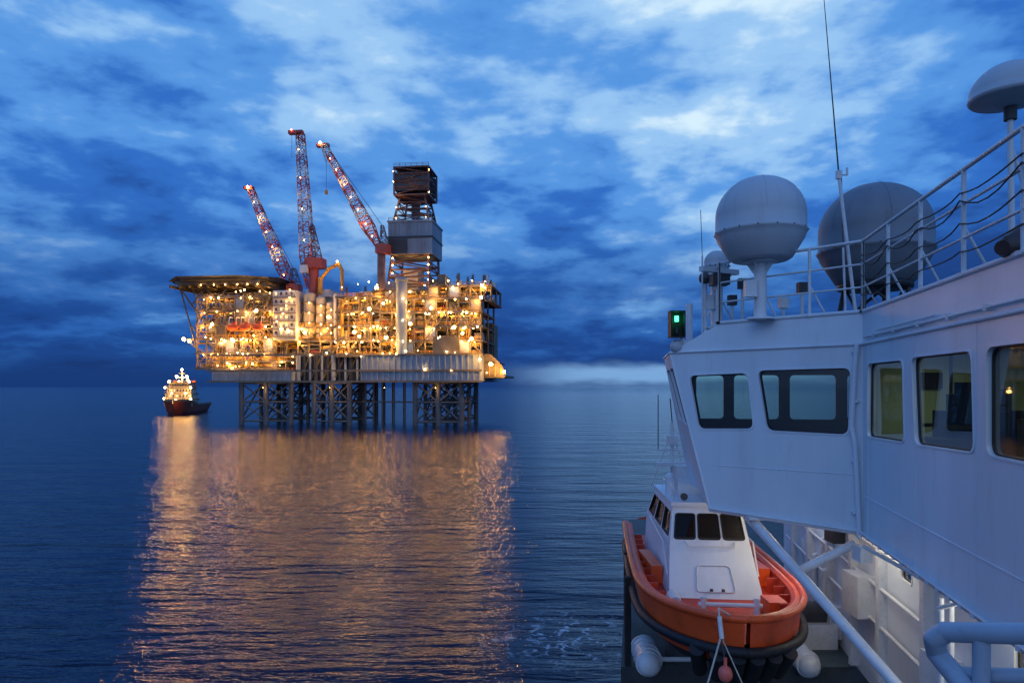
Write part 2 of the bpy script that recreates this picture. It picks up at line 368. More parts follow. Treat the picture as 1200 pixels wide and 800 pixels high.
# open process modules
def handrail(b, x0, x1, y, z, mat='psteel'):
    for k in (.6, 1.2): b.beam((x0, y, z + k), (x1, y, z + k), .12, mat)
    n = max(2, int((x1 - x0) / 2.2))
    for i in range(n + 1): xx = x0 + (x1 - x0) * i / n; b.beam((xx, y, z), (xx, y, z + 1.2), .12, mat)
def module(name, u0, u1, y0, y1, lev, bays, fill=.8, brace=.5, edge='psteel', lamp_p=.5, pw=1.0):
    b = MB(); x0, x1 = X(u0), X(u1); dx = (x1 - x0) / bays
    lv = [Z(v) for v in lev]
    for j, zz in enumerate(lv):
        b.b2(x0 - .5, x1 + .5, y0 - .5, y1, zz - .45, zz, edge)
        b.b2(x0 - .6, x1 + .6, y0 - .7, y0 - .45, zz - .8, zz + .1, edge)
        handrail(b, x0, x1, y0 - .7, zz, R.choice(['psteel', 'pyel']))
    for j in range(len(lv) - 1):
        za, zb = lv[j], lv[j+1] - .45; h = zb - za
        for i in range(bays + 1):
            xx = x0 + dx * i
            for yy in (y0, (y0 + y1) / 2, y1 - .5): b.beam((xx, yy, za), (xx, yy, zb), .6, edge)
        for i in range(bays):
            xa, xb = x0 + dx * i, x0 + dx * (i + 1)
            if R.random() < brace:
                if R.random() < .5: b.beam((xa, y0, za), (xb, y0, zb), .4, edge)
                else: b.beam((xb, y0, za), (xa, y0, zb), .4, edge)
            if R.random() < .2:   # clad bay
                b.b2(xa + .3, xb - .3, y0 - .2, y0 + 4, za, zb - .1, R.choice(['pgrey', 'pcream', 'pwhite', 'psteel', 'pgrey']))
            for row in (0, 1, 2):
                if R.random() > fill: continue
                yy = y0 + 2.5 + row * 4.5 + R.random() * 1.5; mat = R.choice(['pcream', 'pcream', 'psteel', 'psteel', 'pyel', 'pgrey', 'pdark', 'pcream', 'pwhite', 'pred'])
                k = R.random(); cx = xa + dx * R.uniform(.3, .7)
                if k < .35:
                    hh = h * R.uniform(.3, .95); b.box((cx, yy, za + hh / 2), (dx * R.uniform(.3, .8), 3, hh), mat)
                    b.box((cx, yy - 1.56, za + hh * .5), (dx * .2, .1, hh * .6), 'pdark')
                elif k < .6:
                    rr = min(h * .35, 1.5) * R.uniform(.6, 1); L_ = dx * .4
                    b.cyl((cx - L_, yy, za + rr + .4), (cx + L_, yy, za + rr + .4), rr, mat, n=12)
                    b.box((cx, yy, za + .3), (L_ * 1.2, 1, .6), 'pdark')
                elif k < .8:
                    rr = R.uniform(.6, 1.3); b.cyl((cx, yy, za), (cx, yy, za + h * .85), rr, mat, n=12)
                else:
                    for q in range(4):
                        b.cyl((cx - 1.2 + q * .8, yy, za), (cx - 1.2 + q * .8, yy, zb), .2, mat, n=6)
            for q in range(4):
                zz = za + h * R.uniform(.45, .92); yy = y0 + R.uniform(.2, 2)
                b.cyl((xa, yy, zz), (xb, yy, zz), R.uniform(.12, .3), R.choice(['pcream', 'psteel', 'pdark', 'pyel']), n=6)
            if R.random() < .3:   # stair
                b.beam((xa + .5, y0 - 1.1, za), (xb - .5, y0 - 1.1, zb), .35, 'psteel'); b.beam((xa + .5, y0 - 1.1, za + 1.1), (xb - .5, y0 - 1.1, zb + 1.1), .12, 'pyel')
            if R.random() < lamp_p:
                lx = xa + dx * R.uniform(.2, .8); ly = y0 - R.uniform(.9, 1.4); lampat(lx, ly, zb - R.uniform(.2, .8), R.choice(['lamp', 'lamp', 'lampw', 'lampb']), R.uniform(.2, .36))
            if R.random() < .55:
                lampat(xa + dx * R.random(), y0 + R.uniform(1.2, 2), zb - .5, 'lamp', R.uniform(.18, .3))
            if R.random() < .85: lamps.append((xa + dx * R.uniform(.2, .8), y0 + R.choice([-1.8, -1.2, 1.0]), zb - R.uniform(.7, 1.6), pw * R.choice([.25, .5, 1.0, 1.5])))
    b.build(name, plat)
module('utility_module', 256, 345, -22, 4, [432, 415, 399, 384, 368, 353], 8, .75, .7, pw=.9)
module('process_module', 420, 470, -24, 6, [419, 403, 387, 372, 356], 4, .9, .4)
module('drilling_module', 452, 512, -14, 14, [372, 358, 346], 5, .9, .4)
module('production_module', 470, 578, -26, 6, [419, 404, 389, 374, 360], 9, .9, .5)
module('upper_production_module', 516, 585, -18, 8, [360, 344], 6, .8, .5)
module('pipe_rack', 345, 422, -20, 4, [419, 402, 387], 6, .9, .3)
module('cellar_deck', 275, 372, -22, 4, [436, 424], 8, .9, .4, pw=.6)
# back rows so the platform reads from the side
b = MB()
b.b2(X(280), X(345), 5, 24, Z(432), Z(372), 'psteel'); b.b2(X(425), X(575), 8, 25, Z(419), Z(378), 'psteel')
b.b2(X(345), X(425), 5, 24, Z(419), Z(385), 'pgrey')
b.build('rear_modules', plat)
# top-deck clutter
b = MB()
for i in range(46):
    u = R.uniform(424, 582); yy = R.uniform(-20, 4); top = Z(356) if u < 516 else Z(344)
    if 455 < u < 515: continue
    k = R.random(); h = R.uniform(.8, 4.2)
    if k < .4: b.box((X(u), yy, top + h / 2), (R.uniform(1.5, 5), R.uniform(2, 4), h), R.choice(['pcream', 'pgrey', 'psteel', 'pwhite', 'pred']))
    elif k < .7: b.cyl((X(u), yy, top), (X(u), yy, top + h * 1.5), R.uniform(.25, .8), R.choice(['pcream', 'psteel', 'pwhite']), n=10)
    else: b.lattice([(X(u) - .5, yy - .5, top), (X(u) + .5, yy - .5, top), (X(u) + .5, yy + .5, top), (X(u) - .5, yy + .5, top)], [(X(u) - .3, yy - .3, top + h * 2), (X(u) + .3, yy - .3, top + h * 2), (X(u) + .3, yy + .3, top + h * 2), (X(u) - .3, yy + .3, top + h * 2)], 4, .14, 'psteel')
for i in range(14):
    u = R.uniform(300, 345); b.box((X(u), R.uniform(-16, 0), Z(353) + 1.2), (R.uniform(1.5, 4), 3, 2.4), R.choice(['pcream', 'psteel', 'pgrey']))
b.build('top_deck_equipment', plat)
# accommodation block and vessels
b = MB()
b.b2(X(346), X(372), -23, 2, Z(402), Z(348), 'pwhite')
for j in range(6):
    zz = Z(398 - j * 8.5); b.b2(X(345.5), X(372.5), -24.2, -23.02, zz - .3, zz, 'psteel'); handrail(b, X(346), X(372), -24.1, zz)
    for i in range(4):
        xx = X(349.5 + i * 6); b.b2(xx - .45, xx + .45, -23.06, -22.9, zz + .9, zz + 2, 'winlit' if R.random() < .6 else 'pdark')
    lampat(X(350 + 15 * R.random() + R.random() * 5), -24.6, zz + 2.6, 'lamp', .26)
b.b2(X(372), X(420), -12, 2, Z(392), Z(352), 'pcream'); b.b2(X(372), X(400), -14, 2, Z(352), Z(344), 'pwhite')
for u, v0, v1, r in ((382, 400, 352, 2.4), (395, 400, 356, 2.0), (406, 398, 362, 1.7)):
    b.cyl((X(u), -18, Z(v0)), (X(u), -18, Z(v1)), r, 'pcream', n=16); b.ball((X(u), -18, Z(v1)), r, 'pcream', 6, 16, .5)
    for k in range(4):
        zz = Z(v0 + (v1 - v0) * (k + .6) / 4.3); b.lathe((X(u), -18, zz), [(r, -.2), (r + 1, -.2), (r + 1, 0), (r, 0)], 'psteel', 16)
        lampat(X(u) + 1.2, -18 - r - .9, zz - .5, 'lamp', .24)
b.cyl((X(415.5), -19, Z(402)), (X(415.5), -19, Z(352)), 1.7, 'pwhite', n=14)
b.cyl((X(494), -27.5, Z(419)), (X(494), -27.5, Z(343)), 2.1, 'pgrey', n=16); b.lathe((X(494), -27.5, Z(343)), [(0, 0), (2.5, 0), (2.5, 1.5), (0, 1.5)], 'pgrey', 16)
for i in range(3): lampat(X(497.5), -30, Z(406 - i * 22), 'lampw', .22)
b.b2(X(528), X(556), -28, -2, Z(419), Z(401), 'psteel')
b.cyl((X(425), -24, Z(399)), (X(425), -24, Z(360)), .8, 'pyel')
for u in (431, 436, 441): b.cyl((X(u), -8, Z(356)), (X(u), -8, Z(345)), .8, 'pwhite'); 
for u in (560, 566, 573): b.cyl((X(u), -5, Z(344)), (X(u), -5, Z(336 + R.random() * 5)), .5, 'psteel')
lamps += [(X(359), -28, Z(385), 1.0), (X(366), -27, Z(360), .8), (X(388), -25, Z(388), 1.5), (X(400), -24, Z(368), 1.2), (X(500), -31, Z(360), .5), (X(488), -31, Z(408), .5)]
b.build('accommodation_block', plat)
# lifeboats
b = MB()
for u in (302, 316, 331):
    c = (X(u), -25, Z(388)); L2 = 2.4
    vs = []
    for i in range(9):
        tt = -1 + 2 * i / 8; rr = 1.5 * math.sqrt(max(.02, 1 - abs(tt) ** 3))
        vs += [(c[0] + tt * L2, c[1] + rr * .8 * math.cos(a), c[2] + rr * math.sin(a)) for a in [2 * math.pi * k / 10 for k in range(10)]]
    b.add(vs, [(j*10+k, j*10+(k+1) % 10, (j+1)*10+(k+1) % 10, (j+1)*10+k) for j in range(8) for k in range(10)], 'lifeb', True)
    b.box((c[0] + .9, c[1], c[2] + 1.6), (1.3, 1.2, .8), 'lifeb')
    for q in (-1.5, 1.5): b.beam((c[0] + q, c[1], c[2] + 1), (c[0] + q, c[1] + .4, Z(377)), .2, 'pwhite'); b.beam((c[0] + q, c[1] + .4, Z(377)), (c[0] + q, -22, Z(377)), .3, 'pwhite')
b.build('lifeboats', plat)
# helideck
b = MB(); hc = (X(282), -10)
zd = Z(334); pts = [(-23.5, -7), (-14, -17), (10, -17), (23, -10), (23, 9), (12, 17), (-13, 17), (-23.5, 7)]
tp = [(hc[0] + a, hc[1] + c, zd) for a, c in pts]; bt = [(hc[0] + a * .97, hc[1] + c * .97, zd - .9) for a, c in pts]
b.poly(tp, 'deckg'); b.poly(bt, 'pdark'); b.add(tp + bt, [(i, (i+1) % 8, 8+(i+1) % 8, 8+i) for i in range(8)], 'pdark')
net = [(hc[0] + a * 1.06, hc[1] + c * 1.06, zd + .5) for a, c in pts]
b.add(tp + net, [(i, (i+1) % 8, 8+(i+1) % 8, 8+i) for i in range(8)], 'pdark')
for k in range(-4, 5): b.b2(hc[0] - 22 + abs(k), hc[0] + 22 - abs(k), hc[1] + k * 3.4 - .25, hc[1] + k * 3.4 + .25, zd - 2.2, zd - .9, 'psteel')
for k in range(-5, 6): b.b2(hc[0] + k * 4 - .25, hc[0] + k * 4 + .25, hc[1] - 14, hc[1] + 14, zd - 3.4, zd - 2.2, 'psteel')
for u0, u1, v1 in ((232, 258, 378), (246, 262, 372), (262, 272, 353), (262, 246, 362), (288, 280, 353), (300, 312, 353), (325, 325, 353), (325, 340, 353)):
    for yy in (-20, -6): b.beam((X(u0), yy, zd - 3), (X(u1), yy, Z(v1)), .5, 'psteel')
b.beam((X(232), -20, zd - 3), (X(256), -20, Z(425)), .5, 'psteel'); b.beam((X(240), -20, Z(400)), (X(258), -20, Z(400)), .4, 'psteel')
b.beam((X(240), -20, Z(400)), (X(258), -20, Z(415)), .4, 'psteel'); b.beam((X(243), -20, Z(382)), (X(258), -20, Z(399)), .4, 'psteel')
for i in range(6): lampat(hc[0] - 6 + i * 4.8 + R.uniform(-1, 1), hc[1] - 14.6, zd - 2.6, 'lamp', .24)
lampat(X(238), -21, Z(400), 'lampb', .75); lampat(X(247), -21, Z(402), 'lamp', .4)
lamps += [(X(238), -23, Z(400), 4.0), (X(270), -18, Z(347), .25), (X(300), -18, Z(347), .4), (X(335), -20, Z(346), .6)]
b.build('helideck', plat)
# derrick
b = MB(); cx, cy = X(489), 0
def sq(cx, cy, h, z): return [(cx - h, cy - h, z), (cx + h, cy - h, z), (cx + h, cy + h, z), (cx - h, cy + h, z)]
b.lattice(sq(cx - 1, cy, 8.8, Z(346)), sq(cx, cy, 7.8, Z(304)), 5, .45, 'derr', wl=.8)
b.b2(cx - 9.2, cx + 9.2, -9, 9, Z(304), Z(268), 'pgrey')
for i in range(13):
    xx = cx - 9 + 1.5 * i; b.b2(xx - .12, xx + .12, -9.25, -8.98, Z(304), Z(268), 'pgrey')
b.b2(cx - 9.4, cx + 9.4, -9.4, 9.4, Z(286), Z(284), 'pdark'); b.b2(cx - 9.5, cx + 9.5, -9.5, 9.5, Z(268), Z(266), 'pgrey')
b.b2(cx - 9.22, cx - 1, -9.3, -9.26, Z(303), Z(287), 'pdark')
b.lattice(sq(cx, cy, 7.4, Z(266)), sq(cx, cy, 5.2, Z(236)), 4, .4, 'derr', wl=.7)
b.b2(cx - 1.5, cx + 1.5, -1.5, 1.5, Z(266), Z(240), 'pdark')
b.b2(cx - 7.4, cx + 7.4, -7.4, 7.4, Z(236.5), Z(235), 'derr')
b.lattice(sq(cx, cy, 7.2, Z(235)), sq(cx, cy, 7.2, Z(204)), 4, .35, 'derr', wl=.6)
b.b2(cx - 6.9, cx + 6.9, -6.9, 6.9, Z(231), Z(210), 'derr2')
b.b2(cx - 7.5, cx + 7.5, -7.5, 7.5, Z(205), Z(203.5), 'derr'); handrail(b, cx - 7.3, cx + 7.3, -7.4, Z(203.5), 'derr'); handrail(b, cx - 9, cx + 9, -9.3, Z(266), 'pgrey')
b.b2(cx - 3, cx + 3, -8, 2, Z(346), Z(320), 'pcream'); b.b2(cx - 10, cx - 5, -10, 2, Z(346), Z(335), 'pgrey')
for v in (209, 221, 234, 250, 262, 308, 316, 325, 333, 341):
    for s_ in (-1, 1):
        if R.random() < .8: lampat(cx + s_ * (7.5 if v < 240 or v > 300 else 6.2), -8.6 if v > 300 else -7.6, Z(v), 'lamp', .2 if v < 300 else .32)
lamps += [(cx - 4, -12, Z(325), .8), (cx + 5, -12, Z(338), .9), (cx, -3, Z(312), .4), (cx + 10.5, -10.5, Z(258), .08), (cx - 5, -8, Z(240), .14), (cx, -11, Z(228), .16)]
b.build('drilling_derrick', plat)
# cranes
def boom(b, p, q, w0, w1, n):
    p = Vector(p); q = Vector(q); d = (q - p).normalized(); u = d.cross(Vector((0, 1, 0))).normalized(); v = Vector((0, 1, 0))
    mk = lambda c, h: [c - u*h - v*h, c + u*h - v*h, c + u*h + v*h, c - u*h + v*h]
    mid = p.lerp(q, .2)
    b.lattice(mk(p, w0 * .4), mk(mid, w0), max(2, n // 5), .24, 'pred', wl=.36)
    b.lattice(mk(mid, w0), mk(q, w1), n, .2, 'pred', 'pwhite', wl=.34)
b = MB()
b.cyl((X(382), -14, Z(352)), (X(382), -14, Z(318)), 2.0, 'pred', n=14); b.box((X(384), -14, Z(315)), (7, 6, 4), 'pred'); b.box((X(374), -16.5, Z(322)), (3, 2.5, 3), 'pwhite')
boom(b, (X(377), -14, Z(342)), (X(366), -14, Z(168)), 2.4, 1.3, 22)
b.lattice(sq(X(384), -14, 2.4, Z(314)), sq(X(380), -14, .6, Z(272)), 5, .22, 'derr')
b.beam((X(380), -14, Z(272)), (X(367), -14, Z(170)), .14, 'pdark'); b.box((X(361), -14, Z(167)), (6, 2, 1.4), 'pred'); b.beam((X(357), -14, Z(167)), (X(371), -14, Z(178)), .3, 'pred')
b.beam((X(356), -14, Z(168)), (X(356), -14, Z(195)), .1, 'pdark')
lampat(X(357), -15.3, Z(165), 'lampr', .35)
for k in (.3, .5, .7, .88): lampat(X(377 - 11 * k), -16.6, Z(342 - 174 * k), 'lamp', .2)
lamps += [(X(385), -20, Z(300), .3), (X(372), -19, Z(240), .25)]
b.build('pedestal_crane', plat)
b = MB()
b.cyl((X(352), -10, Z(356)), (X(352), -10, Z(343)), 1.8, 'pred', n=14); b.box((X(354), -10, Z(341)), (5, 5, 3.4), 'pred')
boom(b, (X(350), -10, Z(340)), (X(301), -10, Z(225)), 2.1, 1.0, 18)
b.lattice(sq(X(356), -10, 2, Z(340)), sq(X(353), -10, .7, Z(318)), 3, .2, 'derr')
b.beam((X(353), -10, Z(318)), (X(303), -10, Z(226)), .14, 'pdark'); b.box((X(299), -10, Z(224)), (4, 2, 1.2), 'pred')
for k in (.12, .27, .4, .55, .7, .85, 1.0): lampat(X(350 - 49 * k), -12.2, Z(340 - 115 * k), 'lampb' if k == 1 else 'lamp', .55 if k == 1 else .24)
lamps += [(X(335), -13.5, Z(300), .5), (X(316), -13.5, Z(262), .5)]
b.build('pedestal_crane.001', plat)
b = MB()
b.cyl((X(462), -16, Z(346)), (X(462), -16, Z(304)), 1.6, 'derr', n=14); b.box((X(464), -16, Z(302)), (5, 5, 3.6), 'pred')
boom(b, (X(460), -16, Z(300)), (X(397), -16, Z(186)), 2.2, 1.0, 20)
b.lattice(sq(X(466), -16, 1.6, Z(300)), sq(X(463), -16, .5, Z(276)), 4, .2, 'derr')
b.beam((X(463), -16, Z(276)), (X(399), -16, Z(186)), .14, 'pdark'); b.box((X(395), -16, Z(185)), (5, 2, 1.3), 'pred'); b.beam((X(393), -16, Z(186)), (X(399), -16, Z(205)), .3, 'pwhite')
b.beam((X(399), -16, Z(200)), (X(399), -16, Z(236)), .1, 'pdark'); b.box((X(399), -16, Z(237)), (1, 1, 1.6), 'pyel')
lampat(X(393), -17.3, Z(183), 'lampb', .5)
for k in (.1, .22, .36, .48, .6, .75, .86): lampat(X(460 - 63 * k), -18.3, Z(300 - 114 * k), 'lamp', .24)
lamps += [(X(445), -19.5, Z(275), .5), (X(420), -19.5, Z(228), .5)]
b.build('pedestal_crane.002', plat)
b = MB()   # yellow knuckle crane
b.cyl((X(392), -16, Z(350)), (X(392), -16, Z(332)), 1.0, 'pyel'); b.pipe([(X(392), -16, Z(334)), (X(402), -16, Z(322)), (X(413), -16, Z(317)), (X(417), -16, Z(324)), (X(417), -16, Z(346))], .75, 'pyel')
lampat(X(413), -17.5, Z(315), 'lamp', .4); lamps.append((X(402), -20, Z(330), .5))
b.build('knuckle_boom_crane', plat)
# small deck lights along edges
for v, u0, u1, yy, n in ((342, 420, 585, -20, 14), (418, 372, 578, -29, 14), (431, 278, 372, -24, 8), (437, 450, 600, -29.2, 3), (350, 300, 345, -24, 5), (375, 430, 580, -27.5, 11), (390, 425, 578, -28, 9), (404, 430, 578, -28, 9), (400, 258, 345, -24, 6), (415, 258, 345, -24, 6)):
    for i in range(n): lampat(X(R.uniform(u0, u1)), yy, Z(v + R.uniform(-3, 3)), R.choice(['lamp', 'lamp', 'lampw', 'lampb']), R.uniform(.15, .3))
lampat(X(578), -24, Z(347), 'lampb', .6); lampat(X(600), -21, Z(437), 'lampb', .5); lampat(X(578), -29, Z(425), 'lamp', .5)
for u, v in ((300, 404), (372, 394), (450, 400), (476, 366), (560, 398)): lampat(X(u), -29.5, Z(v), 'lampb', .55)
lamps += [(X(594), -25, Z(434), 3.5), (X(582), -32, Z(424), 2.5), (X(470), -34, Z(400), 3.0), (X(452), -31, Z(385), 2.5), (X(300), -28, Z(404), 2.0), (X(410), -27, Z(432), .3)]
for u in (340, 415, 475, 530): lamps.append((X(u), -27, 13.5, .3)); lampat(X(u), -27, 14.6, 'lamp', .12)
# added lights and housings facing the sea, to strengthen the golden reflections
fl_b = MB()
for i, (u, v, k) in enumerate(((262, 404, .5), (288, 386, .5), (312, 404, .6), (338, 372, .7), (366, 392, .7), (392, 396, .5), (418, 380, .6), (446, 396, 2.0), (462, 372, 2.0), (480, 402, 2.0), (470, 350, 1.4), (506, 388, .4), (528, 372, .5), (552, 392, .6), (570, 404, 2.2), (580, 362, 1.8), (590, 430, 1.8))):
    yy = -30.5
    l = bpy.data.lights.new('added_sea_light', 'AREA'); l.shape = 'DISK'; l.size = 1.1; l.energy = 5200 * k; l.color = (1, .52, .07)
    o = bpy.data.objects.new('added_reflection_light', l); sc.collection.objects.link(o); o.location = (X(u), yy - .45, Z(v)); o.rotation_euler = (math.radians(82), 0, 0); o.parent = plat
    fl_b.box((X(u), yy, Z(v)), (1.3, .7, 1.2), 'pdark'); fl_b.beam((X(u), yy + .3, Z(v)), (X(u), -24, Z(v)), .2, 'psteel')
    fl_b.cyl((X(u), yy - .36, Z(v)), (X(u), yy - .40, Z(v)), .45, 'lampb', n=10)
fl_b.build('added_light_housings', plat)
bulbs.build('deck_lamps', plat)
ld = {}
for i, (lx, ly, lz, k) in enumerate(lamps):
    key = round(k, 2)
    if key not in ld:
        l = bpy.data.lights.new('flood', 'POINT'); l.energy = 1150 * k; l.color = (1, .47, .10); l.shadow_soft_size = .4; ld[key] = l
    o = bpy.data.objects.new('flood_lamp', ld[key]); sc.collection.objects.link(o); o.location = (lx, ly, lz); o.parent = plat

# ------------------------------------------------------------------ supply vessel
DV = 387.0; sv = empty('supply_vessel', ((218.5 - 600) / F * DV, DV - 4, 0), math.radians(14))
b = MB(); n = 14; rows = []
for i in range(n + 1):
    tt = i / n; yy = -22 + 60 * tt; hb = 8.3 * (1 - (1 - min(tt / .35, 1)) ** 2) ** .5 if tt > 0 else .15
    top = 7.2 - 2.5 * min(1, tt / .35) ** 2 if tt < .35 else 4.7
    rows.append([(-hb, yy - (2.5 if tt < .1 else 0), top), (-hb * .82, yy, 1.5), (-hb * .6, yy + 1.5, -1), (hb * .6, yy + 1.5, -1), (hb * .82, yy, 1.5), (hb, yy - (2.5 if tt < .1 else 0), top)])
vs = [p for r in rows for p in r]; b.add(vs, [(i*6+j, i*6+j+1, (i+1)*6+j+1, (i+1)*6+j) for i in range(n) for j in range(5)], 'vred')
b.add(vs, [(i*6, i*6+5, (i+1)*6+5, (i+1)*6) for i in range(n)], 'deckg')
for sg in (-1, 1):
    for r0, r1 in zip(rows, rows[1:]):
        a = Vector(r0[0 if sg < 0 else 5]); c = Vector(r1[0 if sg < 0 else 5]); b.add([a, c, c + Vector((0, 0, 1)), a + Vector((0, 0, 1))], [(0, 1, 2, 3)], 'psteel')
b.build('hull', sv)
b = MB()
for k, (hw, y0, y1, z0, z1) in enumerate(((7, -12, 8, 4.5, 8.2), (6.6, -11, 6, 8.2, 11.2), (6, -10, 5, 11.2, 14.2), (5.2, -9, 3, 14.2, 17.2))):
    b.b2(-hw, hw, y0, y1, z0, z1, 'pcream'); b.b2(-hw - .5, hw + .5, y0 - .8, y1 + .5, z1 - .1, z1 + .12, 'psteel'); handrail(b, -hw, hw, y0 - .7, z1 + .1, 'psteel')
    for i in range(8):
        xx = -hw + (2 * hw) * (i + .5) / 8; ww = .62 if k == 3 else .4; b.b2(xx - ww * .9, xx + ww * .9, y0 - .06, y0 + .1, (z0 + z1) / 2 - .4, (z0 + z1) / 2 + .9, 'pdark' if k == 3 else R.choice(['winlit', 'pdark', 'pdark']))
b.cyl((0, -2, 17), (0, -2, 24.5), .35, 'pwhite'); b.b2(-2.6, 2.6, -2.2, -1.8, 20, 20.3, 'pwhite'); b.b2(-1.6, 1.6, -3, -2.4, 22.2, 22.6, 'pdark'); b.ball((2.5, 0, 18.6), 1, 'pwhite')
for s_ in (-1, 1): b.b2(s_ * 4.6 - .9, s_ * 4.6 + .9, 4, 7, 14, 18.5, 'lifeb')
for s_ in (-1, 1): b.cyl((s_ * 5.2, 7, 8), (s_ * 5.2, 7, 12), .5, 'pdark')
b.box((-6.9, -4, 9.4), (1.6, 5, 1.6), 'lifeb')
b.build('superstructure', sv)
b = MB()
for p_ in [(0, -3, 24.6, .7), (-2.6, -3, 20.6, 1.0), (2.6, -3, 20.6, 1.0), (-5, -10, 17.9, .8), (5, -10, 17.9, .8), (0, -10, 18, .6), (-6.4, -12.5, 14.5, .6), (6.4, -12.5, 14.5, .6), (-3, -13, 11.4, .4), (4, -13, 11.4, .5), (-6.8, -13, 8.6, .5), (6.6, -13, 8.4, .5), (-1, -13, 8, .4)]:
    b.ball(p_[:3], p_[3] * .7, 'lampb', 6, 8)
b.build('mast_lamps', sv)
for p_, k in (((0, -6, 22), 8000), ((-6, -15, 16), 1500), ((6, -15, 14), 1500), ((0, -17, 10.5), 900), ((-9, -16, 8), 500), ((3, -28, 7), 500)):  # the last, low ahead of the bow, is added to light the hull
    light('deck_flood_and_fill', 'POINT', p_, k, (1, .45, .08), .5, sv)

# ------------------------------------------------------------------ own ship: bridge wing and superstructure
ship = empty('ship')
f = Vector((.18, 1, 0)).normalized(); rr_ = Vector((f.y, -f.x, 0))
ZT, ZB, ZR = EYE + .70, EYE - 2.40, EYE + 1.22
def V(x, y, z): return Vector((x, y, z))
Tl = V(3.25, 14.05, ZT); Tc = V(5.75, 11.2, ZT)
def Bx(d): return 5.75 - .214 * (11.2 - d)
Tn = V(Bx(2.6), 2.6, ZT); Bl = V(3.87, 13.34, ZB); Bc = V(5.75, 11.2, ZB); Bn = V(Bx(2.6), 2.6, ZB)
nA = (Tc - Tl).cross(V(0, 0, 1)); nA.normalize();  nA = nA if nA.y < 0 else -nA
nB = (Tn - Tc).cross(V(0, 0, 1)); nB.normalize(); nB = nB if nB.x < 0 else -nB
b = MB()
def win(cs, p0, n, r): return rquad([on_plane(u, v, p0, n) for u, v in cs], r)
hA = [win([(808, 440), (876, 437), (883, 502), (819, 502)], Tl, nA, .13), win([(888, 434), (997, 431), (994, 509), (899, 504)], Tl, nA, .13)]
b.wall([Tl, Tc, Bc, Bl], hA, 'white', -nA)
hB = [win([(1018, 426), (1058, 422), (1060, 518), (1017, 511)], Tc, nB, .12), win([(1069, 419), (1139, 411), (1142, 530), (1073, 520)], Tc, nB, .13)]
zt5, zb5 = EYE + .40, EYE - .69
for d0, d1 in ((6.95, 5.75), (5.45, 4.2)): hB.append(rquad([V(Bx(d0), d0, zt5), V(Bx(d1), d1, zt5), V(Bx(d1), d1, zb5), V(Bx(d0), d0, zb5)], .14))
b.wall([Tc, Tn, Bn, Bc], hB, 'white', -nB, fl=.03)
# outboard side (leaning in towards the keel) and forward wall
Tf = Tl + f * 2.9
nS = (Tl - Bl).cross(Tf - Tl).normalized(); nS = nS if nS.x < 0 else -nS
def bil(a, c, d_, e, u, v): return a.lerp(c, u).lerp(e.lerp(d_, u), v)
Bf = Bl + (Tf - Tl) * 1.0
hS = [rquad([bil(Tl, Tf, Bf, Bl, u, v) for u, v in ((u0, .10), (u1, .10), (u1, .48), (u0, .48))], .1) for u0, u1 in ((.06, .46), (.54, .95))]
b.wall([Tl, Tf, Bf, Bl], hS, 'white', -nS)
Ti = Tf + rr_ * 9; Bi = V(Ti.x, Ti.y, ZB)
nF = f
hF = []
for k in range(6):
    a0, a1 = .35 + k * 1.28, .35 + k * 1.28 + 1.08
    c = lambda a, z: V(Tf.x + rr_.x * a, Tf.y + rr_.y * a, z)
    if a0 < .9: a0 = .75
    hF.append(rquad([c(a0, EYE + .30), c(a1, EYE + .30), c(a1, EYE - .80), c(a0, EYE - .80)], .12))
BfL = V(Tf.x + rr_.x * .62, Tf.y + rr_.y * .62, ZB)
b.wall([Tf, Ti, Bi, BfL], hF, 'white', -nF)
# dark sheets inside the forward and outboard walls, painting in the unlit room
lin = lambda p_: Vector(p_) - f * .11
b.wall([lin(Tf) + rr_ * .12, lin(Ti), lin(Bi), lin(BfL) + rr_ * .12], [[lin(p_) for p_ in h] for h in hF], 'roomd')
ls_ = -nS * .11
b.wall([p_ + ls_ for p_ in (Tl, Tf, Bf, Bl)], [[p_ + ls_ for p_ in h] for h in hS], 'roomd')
b.poly([Bl, Bc, Bn, Bn + rr_ * 6, Bi, BfL, Bf], 'white')
b.poly([Bf, BfL, Tf], 'white')
# ceiling / roof bevel and roof deck
Rl = V(4.02, 13.25, ZR); Rc = V(5.78, 11.25, ZR); Rn = V(Bx(2.6) + .03, 2.6, ZR); Rf = Rl + f * 2.6; Ri = Ti + V(0, -.4, ZR - ZT)
b.poly([Tl, Tc, Rc, Rl], 'white'); b.poly([Tl, Rl, Rf, Tf], 'white'); b.poly([Tf, Rf, Ri, Ti], 'white')
b.poly([Rl, Rc, Rn, Rn + rr_ * 7, Ri, Rf], 'deckg')
b.poly([Tc, Tn, Rn, Rc], 'white')
b.cyl(Tl + nA * .015, Tc + nA * .015, .025, 'white'); b.cyl(Tc + nB * .015, Tn + nB * .015, .025, 'white'); b.cyl(Tl, Tf, .025, 'white')
b.cyl(Rc + V(0, 0, .02), Rn + V(0, 0, .02), .035, 'white'); b.cyl(Rl + V(0, 0, .02), Rc + V(0, 0, .02), .035, 'white'); b.cyl(Rl + V(0, 0, .02), Rf + V(0, 0, .02), .035, 'white')
b.cyl(Bl, Bc, .04, 'white'); b.cyl(Bc, Bn, .04, 'white'); b.cyl(Tl, Bl, .02, 'white'); b.cyl(Tc, Bc, .02, 'white')
b.build('bridge_wing', ship)
